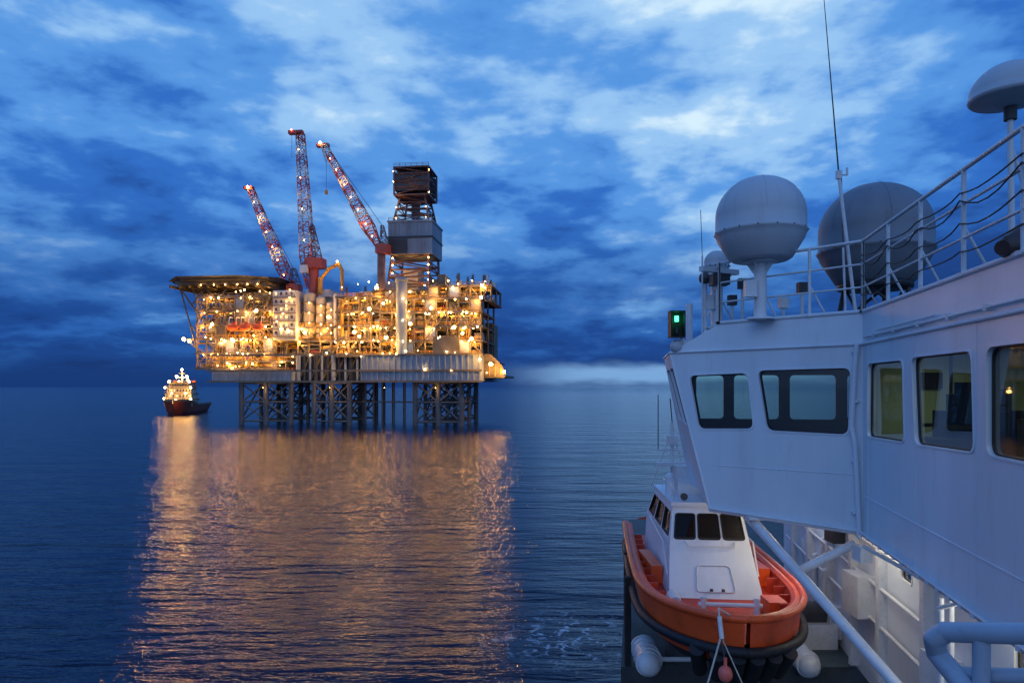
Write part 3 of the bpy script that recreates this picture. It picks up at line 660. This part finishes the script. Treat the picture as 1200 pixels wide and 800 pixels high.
# conduits, weld beads, downpipe
b = MB()
def onA(u, v, o=.04): return on_plane(u, v, Tl, nA) + nA * o
def onB(u, v, o=.04): return on_plane(u, v, Tc, nB) + nB * o
b.pipe([onA(1006, 404, .07), onA(1003, 440, .07), onA(1000, 500, .07), onA(1004, 520, .07), onA(1008, 600, .07), onA(1009, 628, .07)], .042, 'white')
for v in (412, 470, 540, 600): b.cyl(onA(1003, v, .02) - V(0, 0, .02), onA(1003, v, .02) + V(0, 0, .02), .065, 'wsteel', n=10)
b.pipe([V(Bx(d), d, EYE + .80) + nB * .035 for d in (11, 9, 7, 5, 2.6)], .018, 'wsteel', 6)
b.pipe([V(Bx(d), d, EYE + .86) + nB * .035 for d in (10.4, 9, 8.2)], .012, 'wsteel', 6)
for d in (10.5, 9.6, 8.7, 7.8, 6.9, 6.0, 5.1): b.box(V(Bx(d), d, EYE + .80) + nB * .03, (.05, .05, .07), 'wsteel')
for k in range(26):
    d = 11 - k * .3; b.box(V(Bx(d), d, ZB + .02) + nB * .06, (.05, .06, .05), 'wsteel')
b.pipe([V(Bx(d), d, ZB + .04) + nB * .06 for d in (11.1, 8, 5, 3)], .022, 'wsteel', 6)
b.pipe([Bl + nA * .05 + V(0, 0, .03), Bc + nA * .05 + V(0, 0, .03)], .018, 'wsteel', 6)
b.pipe([V(Bx(d), d, ZB + .62) + nB * .004 for d in (11.1, 3)], .008, 'white', 6)
b.pipe([onA(840, 545, .003), onA(1005, 556, .003)], .007, 'white', 6)
for d in (10.9, 8.9, 7.18, 5.6): b.pipe([V(Bx(d), d, ZT) + nB * .001, V(Bx(d), d, ZB) + nB * .001], .005, 'white', 6)
b.build('conduits', ship)
# wheelhouse interior
b = MB()
fl_ = EYE - 1.35; ce = ZT - .06
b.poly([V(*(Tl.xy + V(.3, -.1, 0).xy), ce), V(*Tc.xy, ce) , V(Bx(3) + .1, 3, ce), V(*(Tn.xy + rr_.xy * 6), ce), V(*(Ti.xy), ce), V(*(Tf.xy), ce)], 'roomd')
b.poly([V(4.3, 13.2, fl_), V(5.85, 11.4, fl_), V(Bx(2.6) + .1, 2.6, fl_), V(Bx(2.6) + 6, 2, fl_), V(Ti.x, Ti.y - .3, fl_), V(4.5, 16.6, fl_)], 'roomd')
q0 = V(Bx(11.2) + .12, 11.28, 0); q1 = q0 + V(3.4, -.55, 0)
def bk_(a, z): return V(q0.x + (q1.x - q0.x) * a, q0.y + (q1.y - q0.y) * a, z)
b.poly([bk_(0, fl_), bk_(1, fl_), bk_(1, ce), bk_(0, ce)], 'room')
b.poly([bk_(0, fl_) + V(0, .06, 0), bk_(1, fl_) + V(0, .06, 0), bk_(1, ce) + V(0, .06, 0), bk_(0, ce) + V(0, .06, 0)], 'roomd')
for a_0, a_1 in ((.16, .17), (.36, .37), (.56, .57)): b.box(bk_((a_0 + a_1) / 2, (fl_ + ce) / 2) - V(0, .02, 0), (.04, .03, ce - fl_), 'roomd', -.16)
b.box(bk_(.27, EYE + .1) - V(0, .06, 0), (.34, .06, .26), 'seat', -.16); b.box(bk_(.47, EYE - .25) - V(0, .08, 0), (.4, .1, .5), 'pgrey', -.16)
b.poly([V(q1.x, q1.y, fl_), V(q1.x - 1.7, 2.4, fl_), V(q1.x - 1.7, 2.4, ce), V(q1.x, q1.y, ce)], 'room')
b.poly([V(Bx(2.7), 2.7, fl_), V(q1.x - 1.7, 2.4, fl_), V(q1.x - 1.7, 2.4, ce), V(Bx(2.7), 2.7, ce)], 'room')
for k in range(4): b.box(V(q1.x - .25 - k * .28, 10 - k * 1.5, EYE - .1), (.1, .06, 2.2), 'roomd')
for k in range(3): b.box(V(q1.x - .2 - k * .22, 9.6 - k * 1.3, EYE - .05), (.06, .8, .7), 'pgrey', -.2)
b.box(V(7.2, 8.2, fl_ + .45), (.8, 2.6, .9), 'roomd', -.2); b.box(V(6.9, 9.9, fl_ + .5), (1.3, .5, 1.0), 'roomd'); b.box(V(6.9, 9.8, fl_ + 1.15), (.5, .06, .34), 'seat')
b.build('wheelhouse_interior', ship)
b = MB()  # helmsman's chair
c = V(5.86, 9.2, fl_)
b.cyl(c, c + V(0, 0, .55), .06, 'seat'); b.box(c + V(0, 0, .6), (.5, .5, .12), 'seat'); b.box(c + V(.22, 0, .95), (.12, .48, .6), 'seat', .1); b.box(c + V(.24, 0, 1.32), (.1, .28, .18), 'seat')
for s_ in (-.27, .27): b.box(c + V(0, s_, .82), (.42, .06, .05), 'seat')
b.build('helm_chair')
light('ceiling_lamp', 'AREA', (6.4, 9.6, ce - .05), 8, (1, .96, .60), .6, ship)
light('ceiling_lamp.001', 'AREA', (6.2, 7.4, ce - .05), 9, (1, .96, .60), .6, ship)
light('ceiling_lamp.002', 'AREA', (5.9, 5.2, ce - .05), 14, (1, .96, .60), .6, ship)

# lower superstructure, decks, hull
b = MB()
def W(s_, d, z): return V(7.25 + .18 * (d - 11.2) + s_, d, z)
hw_ = []
for d0, d1, z0, z1 in ((13.4, 12.9, -3.15, -3.75), (9.4, 8.9, -3.2, -3.9)):
    hw_.append(rquad([W(0, d0, EYE + z0), W(0, d1, EYE + z0), W(0, d1, EYE + z1), W(0, d0, EYE + z1)], .07))
b.wall([W(0, 24, ZB - .01), W(0, 2, ZB - .01), W(0, 2, EYE - 6.6), W(0, 24, EYE - 6.6)], hw_, 'white', (1, 0, 0))
b.poly([W(0, 24, ZB), W(5, 24, ZB), W(5, 24, EYE - 6.6), W(0, 24, EYE - 6.6)], 'white')
for d0, d1, z0, z1 in ((13.4, 12.9, -3.15, -3.75), (9.4, 8.9, -3.2, -3.9)): b.box(W(.5, (d0 + d1) / 2, EYE + (z0 + z1) / 2), (.05, 1.2, 1.4), 'winlit')
e = lambda d, z, o=0: V(2.55 + .18 * (d - 16) + o, d, z)
zk = EYE - 6.6
b.poly([e(16.1, zk), e(34, zk), e(34, zk, 9), e(16.1, zk, 9)], 'deckg')
b.poly([e(16.1, zk), e(16.1, zk, 9), e(16.1, zk - .45, 9), e(16.1, zk - .45)], 'dark')
b.poly([e(-14, zk - .5), e(36, zk - .5), e(36, zk - .5, 9), e(-14, zk - .5, 9)], 'deckg')
b.poly([e(-14, zk - .5), e(36, zk - .5), e(36, -1, .6), e(-14, -1, .6)], 'orange'); b.poly([e(-14, zk), e(-14, zk, 10), e(-14, -1, 10), e(-14, -1, .6)], 'orange'); b.poly([e(36, zk - .5), e(44, zk - .5, 5), e(43, -1, 5), e(36, -1, .6)], 'orange')
b.build('hull_and_superstructure', ship)
# struts
b = MB()
b.cyl(P(884, 612, 12.7), P(1062, 815, 9.6), .085, 'wsteel', n=16)
b.cyl(P(872, 606, 12.9), P(1050, 800, 11.2), .03, 'wsteel', n=8)
b.cyl(P(1003, 636, 11.6), P(938, 668, 11.9), .075, 'wsteel', n=16)
b.cyl(P(1012, 640, 11.2), P(1150, 716, 8.6), .03, 'wsteel', n=10)
b.box(P(884, 606, 12.7), (.3, .3, .05), 'wsteel'); b.box(P(1010, 648, 11.3), (.2, .3, .25), 'wsteel')
for k in range(2):
    x0 = 1103 + 12 * k; b.cyl(P(x0, 700, 9.5), P(x0, 830, 9.5), .035, 'wsteel', n=10)
b.pipe([P(1100, 712, 9.3), P(1125, 706, 9.0), P(1165, 726, 8.2), P(1210, 752, 7.4)], .03, 'wsteel')
b.build('support_struts', ship)
# near rail at the photographer's platform
b = MB()
b.pipe([P(1225, 742, 1.6), P(1150, 741, 1.72), P(1108, 740, 1.8), P(1095, 748, 1.82), P(1098, 765, 1.84), P(1185, 872, 1.6)], .026, 'grail', 16)
b.pipe([P(1225, 742, 1.6), P(1330, 742, 1.5)], .026, 'grail', 16)
b.pipe([P(1150, 742, 1.72), P(1150, 900, 1.72)], .02, 'grail', 12)
b.pipe([P(1130, 790, 1.78), P(1340, 796, 1.5)], .02, 'grail', 12)
b.build('handrail')

# ------------------------------------------------------------------ roof railing
b = MB()
path = [Rf + V(0, 0, 0), Rl + V(.05, 0, 0), Rc, Rn]
for h, r in ((1.18, .026), (.80, .017), (.42, .017)):
    b.pipe([p_ + V(0, 0, h) for p_ in path], r, 'wsteel')
def posts(a, c, n_, skip0=False):
    for i in range(n_ + 1):
        p_ = a.lerp(c, i / n_)
        b.cyl(p_, p_ + V(0, 0, 1.18), .026, 'wsteel', n=10); b.box(p_ + V(0, 0, .02), (.1, .1, .04), 'wsteel')
        q = p_ + rr_ * .28; b.cyl(p_ + V(0, 0, .55), q, .016, 'wsteel', n=8)
posts(Rl, Rc, 3); posts(Rc, Rn, 7); posts(Rl, Rf, 2)
for h, sg in ((.95, .10), (.62, .14), (.3, .08), (.88, .2)):
    pts_ = []
    for i in range(41):
        a = i / 40; s_ = (a * 7) % 1; p_ = Rc.lerp(Rn, a) + V(0, 0, h - 4 * sg * s_ * (1 - s_) + .02 * math.sin(i)) + nB * .03; pts_.append(p_)
    for a, c in zip(pts_, pts_[1:]): b.cyl(a, c, .009, 'black', n=5, cap=False)
b.build('roof_railing')
# ------------------------------------------------------------------ satcom domes
def dome(name, c, r, h_bot, legs, mat):
    o = MB(); prof = []
    prof.append((0, -r * 1.02)); prof.append((r * .62, -r * 1.02)); prof.append((r * .70, -r * .97)); prof.append((r * .97, -r * .52)); prof.append((r * 1.0, -r * .42)); prof.append((r * 1.025, -r * .40)); prof.append((r * 1.025, -r * .35)); prof.append((r, -r * .33))
    for i in range(0, 17):
        a = math.pi / 2 * i / 16; prof.append((r * math.cos(a), r * .92 * math.sin(a)))
    o.lathe(c, prof, mat, 48)
    for k in range(16):
        a = 2 * math.pi * k / 16; o.ball((c[0] + r * 1.03 * math.cos(a), c[1] + r * 1.03 * math.sin(a), c[2] - r * .375), .014, 'dark', 4, 6)
    for k in range(6):   # panel seams
        a = 2 * math.pi * (k + .3) / 6
        sp_ = [(c[0] + r * 1.002 * math.cos(q) * math.cos(a), c[1] + r * 1.002 * math.cos(q) * math.sin(a), c[2] + r * .922 * math.sin(q)) for q in [math.pi / 2 * j / 12 for j in range(13)]]
        for s0, s1 in zip(sp_, sp_[1:]): o.cyl(s0, s1, .004, mat, n=5, cap=False)
    if not legs:
        o.cyl((c[0], c[1], c[2] - r * 1.0), (c[0], c[1], h_bot), .11, 'wsteel', n=20); o.lathe((c[0], c[1], c[2] - r * 1.02), [(0, -.04), (.3, -.04), (.3, 0), (0, 0)], 'wsteel', 20)
        o.lathe((c[0], c[1], h_bot), [(.24, 0), (.24, .04), (.11, .06)], 'wsteel', 20); o.box((c[0] - .2, c[1] - .05, h_bot + .55), (.2, .16, .3), 'wsteel')
        for k in range(4):
            a = math.pi / 4 + k * math.pi / 2; o.poly([(c[0] + .1*math.cos(a), c[1] + .1*math.sin(a), c[2] - r*1.04), (c[0] + .28*math.cos(a), c[1] + .28*math.sin(a), c[2] - r*1.04), (c[0] + .1*math.cos(a), c[1] + .1*math.sin(a), c[2] - r*1.04 - .25)], 'wsteel')
    else:
        zt_ = c[2] - r * 1.02
        for k in range(4):
            a = math.pi / 4 + k * math.pi / 2; p_ = (c[0] + r*.55*math.cos(a), c[1] + r*.55*math.sin(a)); o.cyl((*p_, zt_), (c[0] + r*.7*math.cos(a), c[1] + r*.7*math.sin(a), h_bot), .05, 'dark', n=8)
            a2 = a + math.pi / 2; o.cyl((*p_, zt_), (c[0] + r*.7*math.cos(a2), c[1] + r*.7*math.sin(a2), h_bot), .03, 'dark', n=8)
        o.lathe((c[0], c[1], zt_), [(0, -.08), (r*.66, -.08), (r*.66, .01)], 'dark', 24)
    o.build(name)
c1 = P(891, 254, 12.4); dome('satellite_dome', (c1.x, c1.y, c1.z), .785, ZR, False, 'radome')
c2 = P(1025, 272, 13.4); dome('satellite_dome.001', (c2.x, c2.y, c2.z), 1.02, ZR, True, 'radome2')
c3 = P(840, 307, 14.4); dome('satellite_dome.002', (c3.x, c3.y, c3.z), .26, ZR, False, 'radome')
b = MB(); c = P(1184, 112, 7.2)
prof = [(0, -.12), (.10, -.12), (.16, -.07), (.36, -.05), (.385, -.02), (.38, .0)] + [(.38 * math.cos(a), .34 * math.sin(a)) for a in [math.pi / 2 * i / 10 for i in range(11)]]
b.lathe(c, prof, 'radome', 36); b.cyl(c + V(0, 0, -.1), c + V(0, 0, -.26), .06, 'dark', n=12)
b.cyl(c + V(0, 0, -.2), V(c.x + .02, c.y, ZR), .03, 'wsteel', n=10); b.cyl(c + V(.0, 0, -.5), c + V(.4, .1, -1.5), .02, 'wsteel', n=8)
b.build('gps_antenna')
b = MB(); a0 = P(1003, 374, 11.6); a1 = P(983, 205, 11.6); a2 = P(965, -8, 11.6)
b.cyl(V(a0.x, a0.y, ZR), a1, .028, 'wsteel', n=10); b.cyl(a1, a2, .014, 'dark', .006, n=8); b.box(a1, (.08, .08, .14), 'wsteel'); b.cyl(a1, a1 + V(.14, 0, .0), .015, 'wsteel'); b.cyl(a1 + V(.14, 0, 0), a1 + V(.14, 0, .12), .02, 'wsteel')
b.build('whip_antenna')
b = MB(); a0 = P(991, 374, 11.8); b.cyl(V(a0.x, a0.y, ZR), P(988, 290, 11.8), .02, 'wsteel'); b.cyl(P(988, 290, 11.8), P(986, 200, 11.8), .008, 'dark'); b.build('whip_antenna.001')
b = MB(); a0 = P(823, 330, 14.2); b.cyl(V(a0.x, a0.y, ZR - .3), P(823, 300, 14.2), .018, 'wsteel'); b.cyl(P(823, 300, 14.2), P(821, 246, 14.2), .007, 'dark'); b.build('whip_antenna.002')
# navigation light
b = MB(); c = P(793, 380, 13.9)
b.box(c + V(0, .12, 0), (.30, .02, .52), 'black'); b.box(c + V(-.14, 0, 0), (.02, .26, .52), 'black'); b.box(c + V(.14, 0, 0), (.02, .26, .52), 'black'); b.box(c + V(0, 0, .26), (.30, .26, .02), 'black'); b.box(c + V(0, 0, -.26), (.30, .26, .02), 'black'); b.box(c, (.27, .02, .02), 'black')
for s_ in (-.12, .12): b.cyl(c + V(0, 0, s_ - .06), c + V(0, 0, s_ + .05), .04, 'green' if s_ > 0 else 'dark', n=12)
b.cyl(c + V(.1, .05, -.28), V(Tl.x + .35, Tl.y - .1, ZT + .1), .05, 'wsteel'); b.ball(V(Tl.x + .12, Tl.y - .1, ZT + .12), .14, 'radome', 8, 14)
b.build('navigation_light')
light('green_lamp', 'POINT', c + V(0, -.15, .12), .3, (.1, 1, .4), .04)
# small roof gear
b = MB()
p_ = P(843, 372, 13.9); b.cyl(V(p_.x, p_.y, ZR), V(p_.x, p_.y, ZR + .9), .07, 'wsteel', n=12); b.box(V(p_.x, p_.y, ZR + .95), (.35, .3, .22), 'dark'); b.box(V(p_.x, p_.y, ZR + 1.14), (1.0, .12, .1), 'wsteel', .5)
p_ = P(826, 372, 14.3); b.cyl(V(p_.x, p_.y, ZR), V(p_.x, p_.y, ZR + 1.0), .05, 'wsteel'); b.ball(V(p_.x, p_.y, ZR + 1.05), .13, 'dark')
p_ = P(808, 375, 14.6); b.cyl(V(p_.x, p_.y, ZT), V(p_.x, p_.y, ZR + .55), .07, 'wsteel', n=12)
for u, d_, h in ((858, 13.6, .5), (870, 13.4, .8), (918, 12.8, .35), (940, 12.6, .6)):
    p_ = P(u, 372, d_); b.cyl(V(p_.x, p_.y, ZR), V(p_.x, p_.y, ZR + h), .03, 'wsteel'); b.box(V(p_.x, p_.y, ZR + h), (.16, .14, .2), R.choice(['wsteel', 'dark']))
b.build('roof_fittings')
b = MB(); p_ = P(1197, 300, 6.6)
b.cyl(p_ + V(-.26, -.1, .06), p_ + V(.1, .1, .12), .07, 'brown', .2, n=16); b.cyl(p_ + V(.1, .1, .12), p_ + V(.6, .16, .14), .2, 'brown', n=16); b.cyl(p_ + V(.3, .1, 0), V(p_.x + .3, p_.y + .1, ZR), .03, 'brown')
b.build('floodlight')

# ------------------------------------------------------------------ rescue boat
rb = empty('rescue_boat'); a_ = Vector((.10, 1, 0)).normalized(); s_v = Vector((a_.y, -a_.x, 0)); o_ = V(4.06, 11.75, 0)
def B(x_, tt, z_): return o_ + s_v * x_ + a_ * tt + V(0, 0, EYE + z_)
b = MB(); secs = []; nsec = 28; Lb = 9.0
def hb(tt): return 1.64 * (1 - (1 - min(tt / 3.2, 1)) ** 2.1) ** .58 if tt < 3.2 else 1.64 - .14 * ((tt - 3.2) / 5.8) ** 2
def zg(tt): return -4.14 + .14 * max(0, 1 - tt / 3.0) ** 2
for i in range(nsec + 1):
    tt = Lb * (i / nsec) ** 1.35; h = max(.05, hb(tt)); g = zg(tt); rk = max(0, 1 - tt / 2.2)
    secs.append([B(0, tt + .9 * rk, -5.65 + .45 * rk), B(h * .55, tt + .6 * rk, -5.45 + .4 * rk), B(h * .84, tt + .3 * rk, -5.05 + .15 * rk), B(h * .96, tt + .06 * rk, g - .5), B(h, tt, g), B(max(.02, h - .13), tt + .1 * rk, g + .03), B(max(.015, h - .2), tt + .15 * rk, g - .02), B(max(.01, h - .26), tt + .2 * rk, -4.52), B(0, tt + .2 * rk, -4.5)])
k9 = 9
for sg in (1, -1):
    vs = []
    for s_ in secs:
        for p_ in s_:
            d_ = p_ - o_; lat = d_.dot(s_v); vs.append(p_ - s_v * lat * (1 - sg))
    for j, mt in ((0, 'black'), (1, 'black'), (2, 'orange'), (3, 'orange'), (4, 'orange'), (5, 'orange'), (6, 'redin'), (7, 'redin')):
        b.add(vs, [(i*k9+j, i*k9+j+1, (i+1)*k9+j+1, (i+1)*k9+j) for i in range(nsec)], mt, True)
    last = vs[-k9:]; b.poly(last, 'orange')
b.build('hull', rb)
b = MB()   # fender, bulwark stays, bollards
for sg in (1, -1):
    for zo, r, mt in ((0.0, .07, 'orange'), (-.58, .09, 'black')):
        pts_ = [B(sg * max(.0, hb(Lb * (i / 30) ** 1.5 + .001) + .02), Lb * (i / 30) ** 1.5, zg(Lb * (i / 30) ** 1.5) + zo) for i in range(31)]
        b.pipe(pts_, r, mt, 10)
    for i in range(12):
        tt = 1.0 + i * .6; h = hb(tt); b.box(B(sg * (h - .32), tt, -4.35), (.22, .04, .3), 'redin')
for x_ in (-.8, -.48, -.16, .16, .48, .8):
    tt = .02 + .55 * abs(x_) ** 2; b.cyl(B(x_, tt - .03, -4.66), B(x_ * .85, tt + .4, -5.2), .14, 'black', n=12)
for x_ in (-.5, .5): b.cyl(B(x_, 1.4, -4.5), B(x_, 1.4, -4.05), .06, 'wsteel', n=10)
b.cyl(B(-.6, 1.4, -4.2), B(.6, 1.4, -4.2), .045, 'wsteel', n=10)
b.box(B(.95, 1.9, -4.35), (.35, .5, .3), 'orange'); b.cyl(B(-.95, 2.0, -4.4), B(-.95, 2.5, -4.4), .14, 'wsteel', n=12)
b.box(B(-1.2, 4.6, -4.3), (.25, 1.6, .4), 'orange'); b.box(B(1.2, 4.4, -4.3), (.25, 1.2, .4), 'orange')
b.build('fender', rb)
B0 = B
def B(x_, tt, z_): return B0(x_, tt + .55, z_)
b = MB()
def ring(t0, t1, hw0, hw1, z_): return [B(-hw0, t0, z_), B(hw0, t0, z_), B(hw1, t1, z_), B(-hw1, t1, z_)]
r0 = ring(2.2, 7.0, .98, 1.05, -4.5); r1 = ring(2.9, 7.0, .88, 1.0, -3.55); r2 = ring(3.3, 6.0, .76, .85, -2.72)
for lo, hi, wn in ((r0, r1, 0), (r1, r2, 1)):
    for i in range(4):
        a, c, d_, e_ = lo[i], lo[(i+1) % 4], hi[(i+1) % 4], hi[i]
        holes = []
        if wn:
            us = ((.05, .32), (.36, .64), (.68, .95)) if i in (0,) else ((.06, .3), (.36, .62), (.68, .93))
            q = lambda u, v: a.lerp(c, u).lerp(e_.lerp(d_, u), v)
            holes = [rquad([q(u0, .18), q(u1, .18), q(u1, .80), q(u0, .80)], .07) for u0, u1 in us]
        ctr = sum(lo, Vector()) / 4; mid = (a + c + d_ + e_) / 4; inn = ctr - mid; inn.z = 0
        b.wall([a, c, d_, e_], holes, 'white', inn, depth=.05, gmat='gdark', flange='black', fl=.02, gd=.03)
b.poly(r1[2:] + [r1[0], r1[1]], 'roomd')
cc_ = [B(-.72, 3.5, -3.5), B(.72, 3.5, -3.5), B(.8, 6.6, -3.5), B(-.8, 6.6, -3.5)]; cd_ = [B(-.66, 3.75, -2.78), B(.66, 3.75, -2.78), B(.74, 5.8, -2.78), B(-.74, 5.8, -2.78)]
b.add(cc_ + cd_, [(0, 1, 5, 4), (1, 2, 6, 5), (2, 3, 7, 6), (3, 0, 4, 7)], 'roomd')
rt = [p_ + (p_ - sum(r2, Vector())/4).normalized() * .1 + V(0, 0, .0) for p_ in r2]; rt2 = [p_ + V(0, 0, .09) for p_ in rt]
b.poly(rt2, 'white'); b.poly(rt, 'white'); b.add(rt + rt2, [(i, (i+1) % 4, 4+(i+1) % 4, 4+i) for i in range(4)], 'white')
hq = [r0[0].lerp(r0[1], u).lerp(r1[0].lerp(r1[1], u), v) + V(0, -.012, .01) for u, v in ((.3, .12), (.72, .12), (.70, .62), (.32, .62))]
b.pipe(rquad(hq, .1) + [rquad(hq, .1)[0]], .018, 'wsteel', 6)
for u in (.36, .66): b.box(hq[0].lerp(hq[1], u) + V(0, -.03, .05), (.06, .04, .05), 'dark')
for sg in (-1, 1): b.pipe([B(sg * .97, 2.6, -4.1), B(sg * 1.0, 3.2, -3.5), B(sg * 1.02, 5.8, -3.45)], .018, 'wsteel', 6)
b.pipe([B(-.55, 2.93, -3.45) , B(-.5, 2.75, -3.52), B(.5, 2.75, -3.52), B(.55, 2.93, -3.45)], .015, 'wsteel', 6)
for sg in (-1, 1): b.pipe([B(sg * .7, 3.5, -2.63), B(sg * .7, 3.5, -2.4), B(sg * .7, 5.7, -2.4), B(sg * .7, 5.7, -2.63)], .014, 'wsteel', 6)
for x_ in (-.5, .1, .55): b.cyl(B(x_, 3.45, -2.52), B(x_, 3.32, -2.52), .07, 'dark', .085, n=12); b.cyl(B(x_, 3.5, -2.63), B(x_, 3.5, -2.5), .02, 'wsteel')
b.box(B(-.15, 4.9, -2.44), (.8, 1.0, .42), 'white'); b.box(B(-.35, 4.7, -2.1), (.35, .35, .3), 'wsteel')
b.cyl(B(-.55, 5.0, -2.63), B(-.55, 5.0, -.9), .045, 'wsteel'); b.cyl(B(-.55, 5, -.9), B(-.6, 5, -.3), .014, 'dark'); b.cyl(B(-.9, 5, -1.6), B(-.2, 5, -1.6), .028, 'wsteel'); b.cyl(B(-.9, 5, -1.6), B(-.9, 5, -.2), .012, 'dark'); b.cyl(B(-.2, 5, -1.6), B(-.2, 5, -1.0), .012, 'dark')
b.box(B(-.55, 4.95, -1.35), (.24, .22, .22), 'wsteel'); b.box(B(-.55, 4.9, -1.95), (.9, .16, .11), 'wsteel', .3); b.ball(B(-.2, 5, -1.5), .1, 'wsteel'); b.cyl(B(-.7, 4.3, -2.63), B(-.7, 4.3, -2.2), .11, 'white', n=14); b.ball(B(-.7, 4.3, -2.2), .11, 'white')
b.cyl(B(.3, 4.2, -2.63), B(.3, 4.2, -1.7), .015, 'wsteel')
for dy in (-.35, .35): b.cyl(B(-.55, 5, -1.1), B(-.55 + dy * 1.4, 5.4, -2.6), .014, 'wsteel')
b.build('wheelhouse', rb)
b = MB()   # bow line and buoy
bb = B0(-.15, .1, -4.05)
b.pipe([bb, P(842, 712, 11.75), P(845, 745, 11.5), P(828, 805, 11.4)], .016, 'rope', 6); b.pipe([P(845, 745, 11.5), P(872, 805, 11.4)], .012, 'rope', 6); b.pipe([P(845, 745, 11.5), P(850, 775, 11.4)], .012, 'dark', 6)
b.cyl(P(843, 722, 11.65), P(846, 748, 11.5), .04, 'wsteel')
b.ball(P(850, 789, 11.4), .12, 'buoy', 10, 16, 1.15); b.cyl(P(850, 780, 11.4), P(850, 770, 11.4), .03, 'buoy')
b.build('mooring_line', rb)
# ------------------------------------------------------------------ deck gear
b = MB()
b.box(e(16.2, zk + 1.0, .16), (.14, .16, 2.2), 'black'); b.box(e(19, zk + 1.0, .1), (.14, .16, 2.0), 'black')
for tt in (3.0, 6.0):
    for sg in (-1, 1): b.box(B(sg * .7, tt + 1.2, -6.1), (.18, .3, 1.1), 'dark')
    b.box(B(0, tt + 1.2, -5.75), (1.8, .3, .15), 'dark')
b.cyl(e(16.3, zk + .1, .3), e(16.3, zk + .1, 4.2), .06, 'wsteel')
b.build('boat_davit')
for i, (u, v, d_, r) in enumerate(((757, 766, 16.6, .30), (938, 768, 16.3, .27))):
    b = MB(); c = P(u, v, d_); b.cyl(c - a_ * .1 - V(.05, .5, 0), c + V(.05, .5, 0), r, 'wsteel', n=20)
    for k in (-.4, -.15, .15, .4): b.cyl(c + V(0, k - .02, 0), c + V(0, k + .02, 0), r * 1.05, 'wsteel', n=20)
    b.ball(c - V(.05, .6, 0), r * .93, 'wsteel', 8, 16); b.box(c - V(0, 0, r), (r * 1.6, .8, .12), 'dark')
    b.build('life_raft_canister' if i == 0 else 'life_raft_canister.001')
b = MB()
c = e(17.6, zk, 4.7)
b.box(c + V(0, 0, .3), (1.3, .9, .6), 'wsteel'); b.cyl(c + V(-.5, 0, .8), c + V(.5, 0, .8), .28, 'dark', n=18)
for s_ in (-.5, .5): b.cyl(c + V(s_ - .03, 0, .8), c + V(s_ + .03, 0, .8), .42, 'wsteel', n=20)
b.box(c + V(.9, 0, .6), (.4, .6, .8), 'wsteel'); b.pipe([c + V(.9, -.3, 1), c + V(.9, -.8, .9), c + V(.7, -1, .1)], .04, 'black')
b.build('deck_winch')
b = MB()
R2 = random.Random(3)
for k in range(7):
    d_ = 18 + k * .8; x0 = e(d_, zk, 5.2 + R2.random() * .5); h = R2.uniform(.8, 2.6); b.cyl(x0, x0 + V(0, 0, h), R2.choice([.05, .08, .12]), 'wsteel', n=12)
    b.pipe([x0 + V(0, 0, h), x0 + V(.5, .3, h + .05), x0 + V(1.2, .3, h)], .045, 'wsteel')
    b.box(x0 + V(.5, -.2, .4), (R2.uniform(.3, .6), .4, R2.uniform(.5, 1.2)), R2.choice(['wsteel', 'wsteel', 'dark', 'yel']))
for z_ in (-2.8, -3.4, -4.2, -5.0): b.pipe([W(-.12, 23, EYE + z_), W(-.12, 12, EYE + z_)], .04, 'wsteel', 6)
for d_ in (12.0, 14.2, 16, 18, 20, 22): b.box(W(-.1, d_, EYE - 4.4), (.2, .12, 4.2), 'wsteel')
b.box(W(-.25, 15.2, EYE - 4.6), (.4, .7, .9), 'wsteel'); b.box(W(-.2, 17.2, EYE - 3.6), (.3, .5, .6), 'dark'); b.box(W(-.2, 11.2, EYE - 4.9), (.35, .6, 1), 'wsteel')
l0, l1 = e(16.6, zk, 5.6), e(19.4, zk + 3.2, 5.9)
for o2 in (0, .6): b.cyl(l0 + V(o2, 0, 0), l1 + V(o2, 0, 0), .04, 'wsteel'); b.cyl(l0 + V(o2, 0, .9), l1 + V(o2, 0, .9), .022, 'wsteel')
for k in range(12): p_ = l0.lerp(l1, (k + .5) / 12); b.box(p_ + V(.3, 0, 0), (.58, .2, .03), 'wsteel')
b.build('deck_pipework', ship)
light('deck_lamp', 'POINT', W(-.7, 13.5, EYE - 2.9), 26, (1, .94, .82), .12, ship)
light('deck_lamp.001', 'POINT', W(-.8, 19, EYE - 2.9), 30, (1, .93, .8), .12, ship)
light('deck_lamp.002', 'POINT', W(-.6, 8.6, EYE - 3.0), 22, (1, .96, .86), .12, ship)
light('deck_lamp.003', 'POINT', V(5.9, 14.2, EYE - 2.75), 26, (1, .80, .55), .12, ship)

sc.view_settings.view_transform = 'Standard'; sc.view_settings.look = 'None'; sc.view_settings.exposure = 0
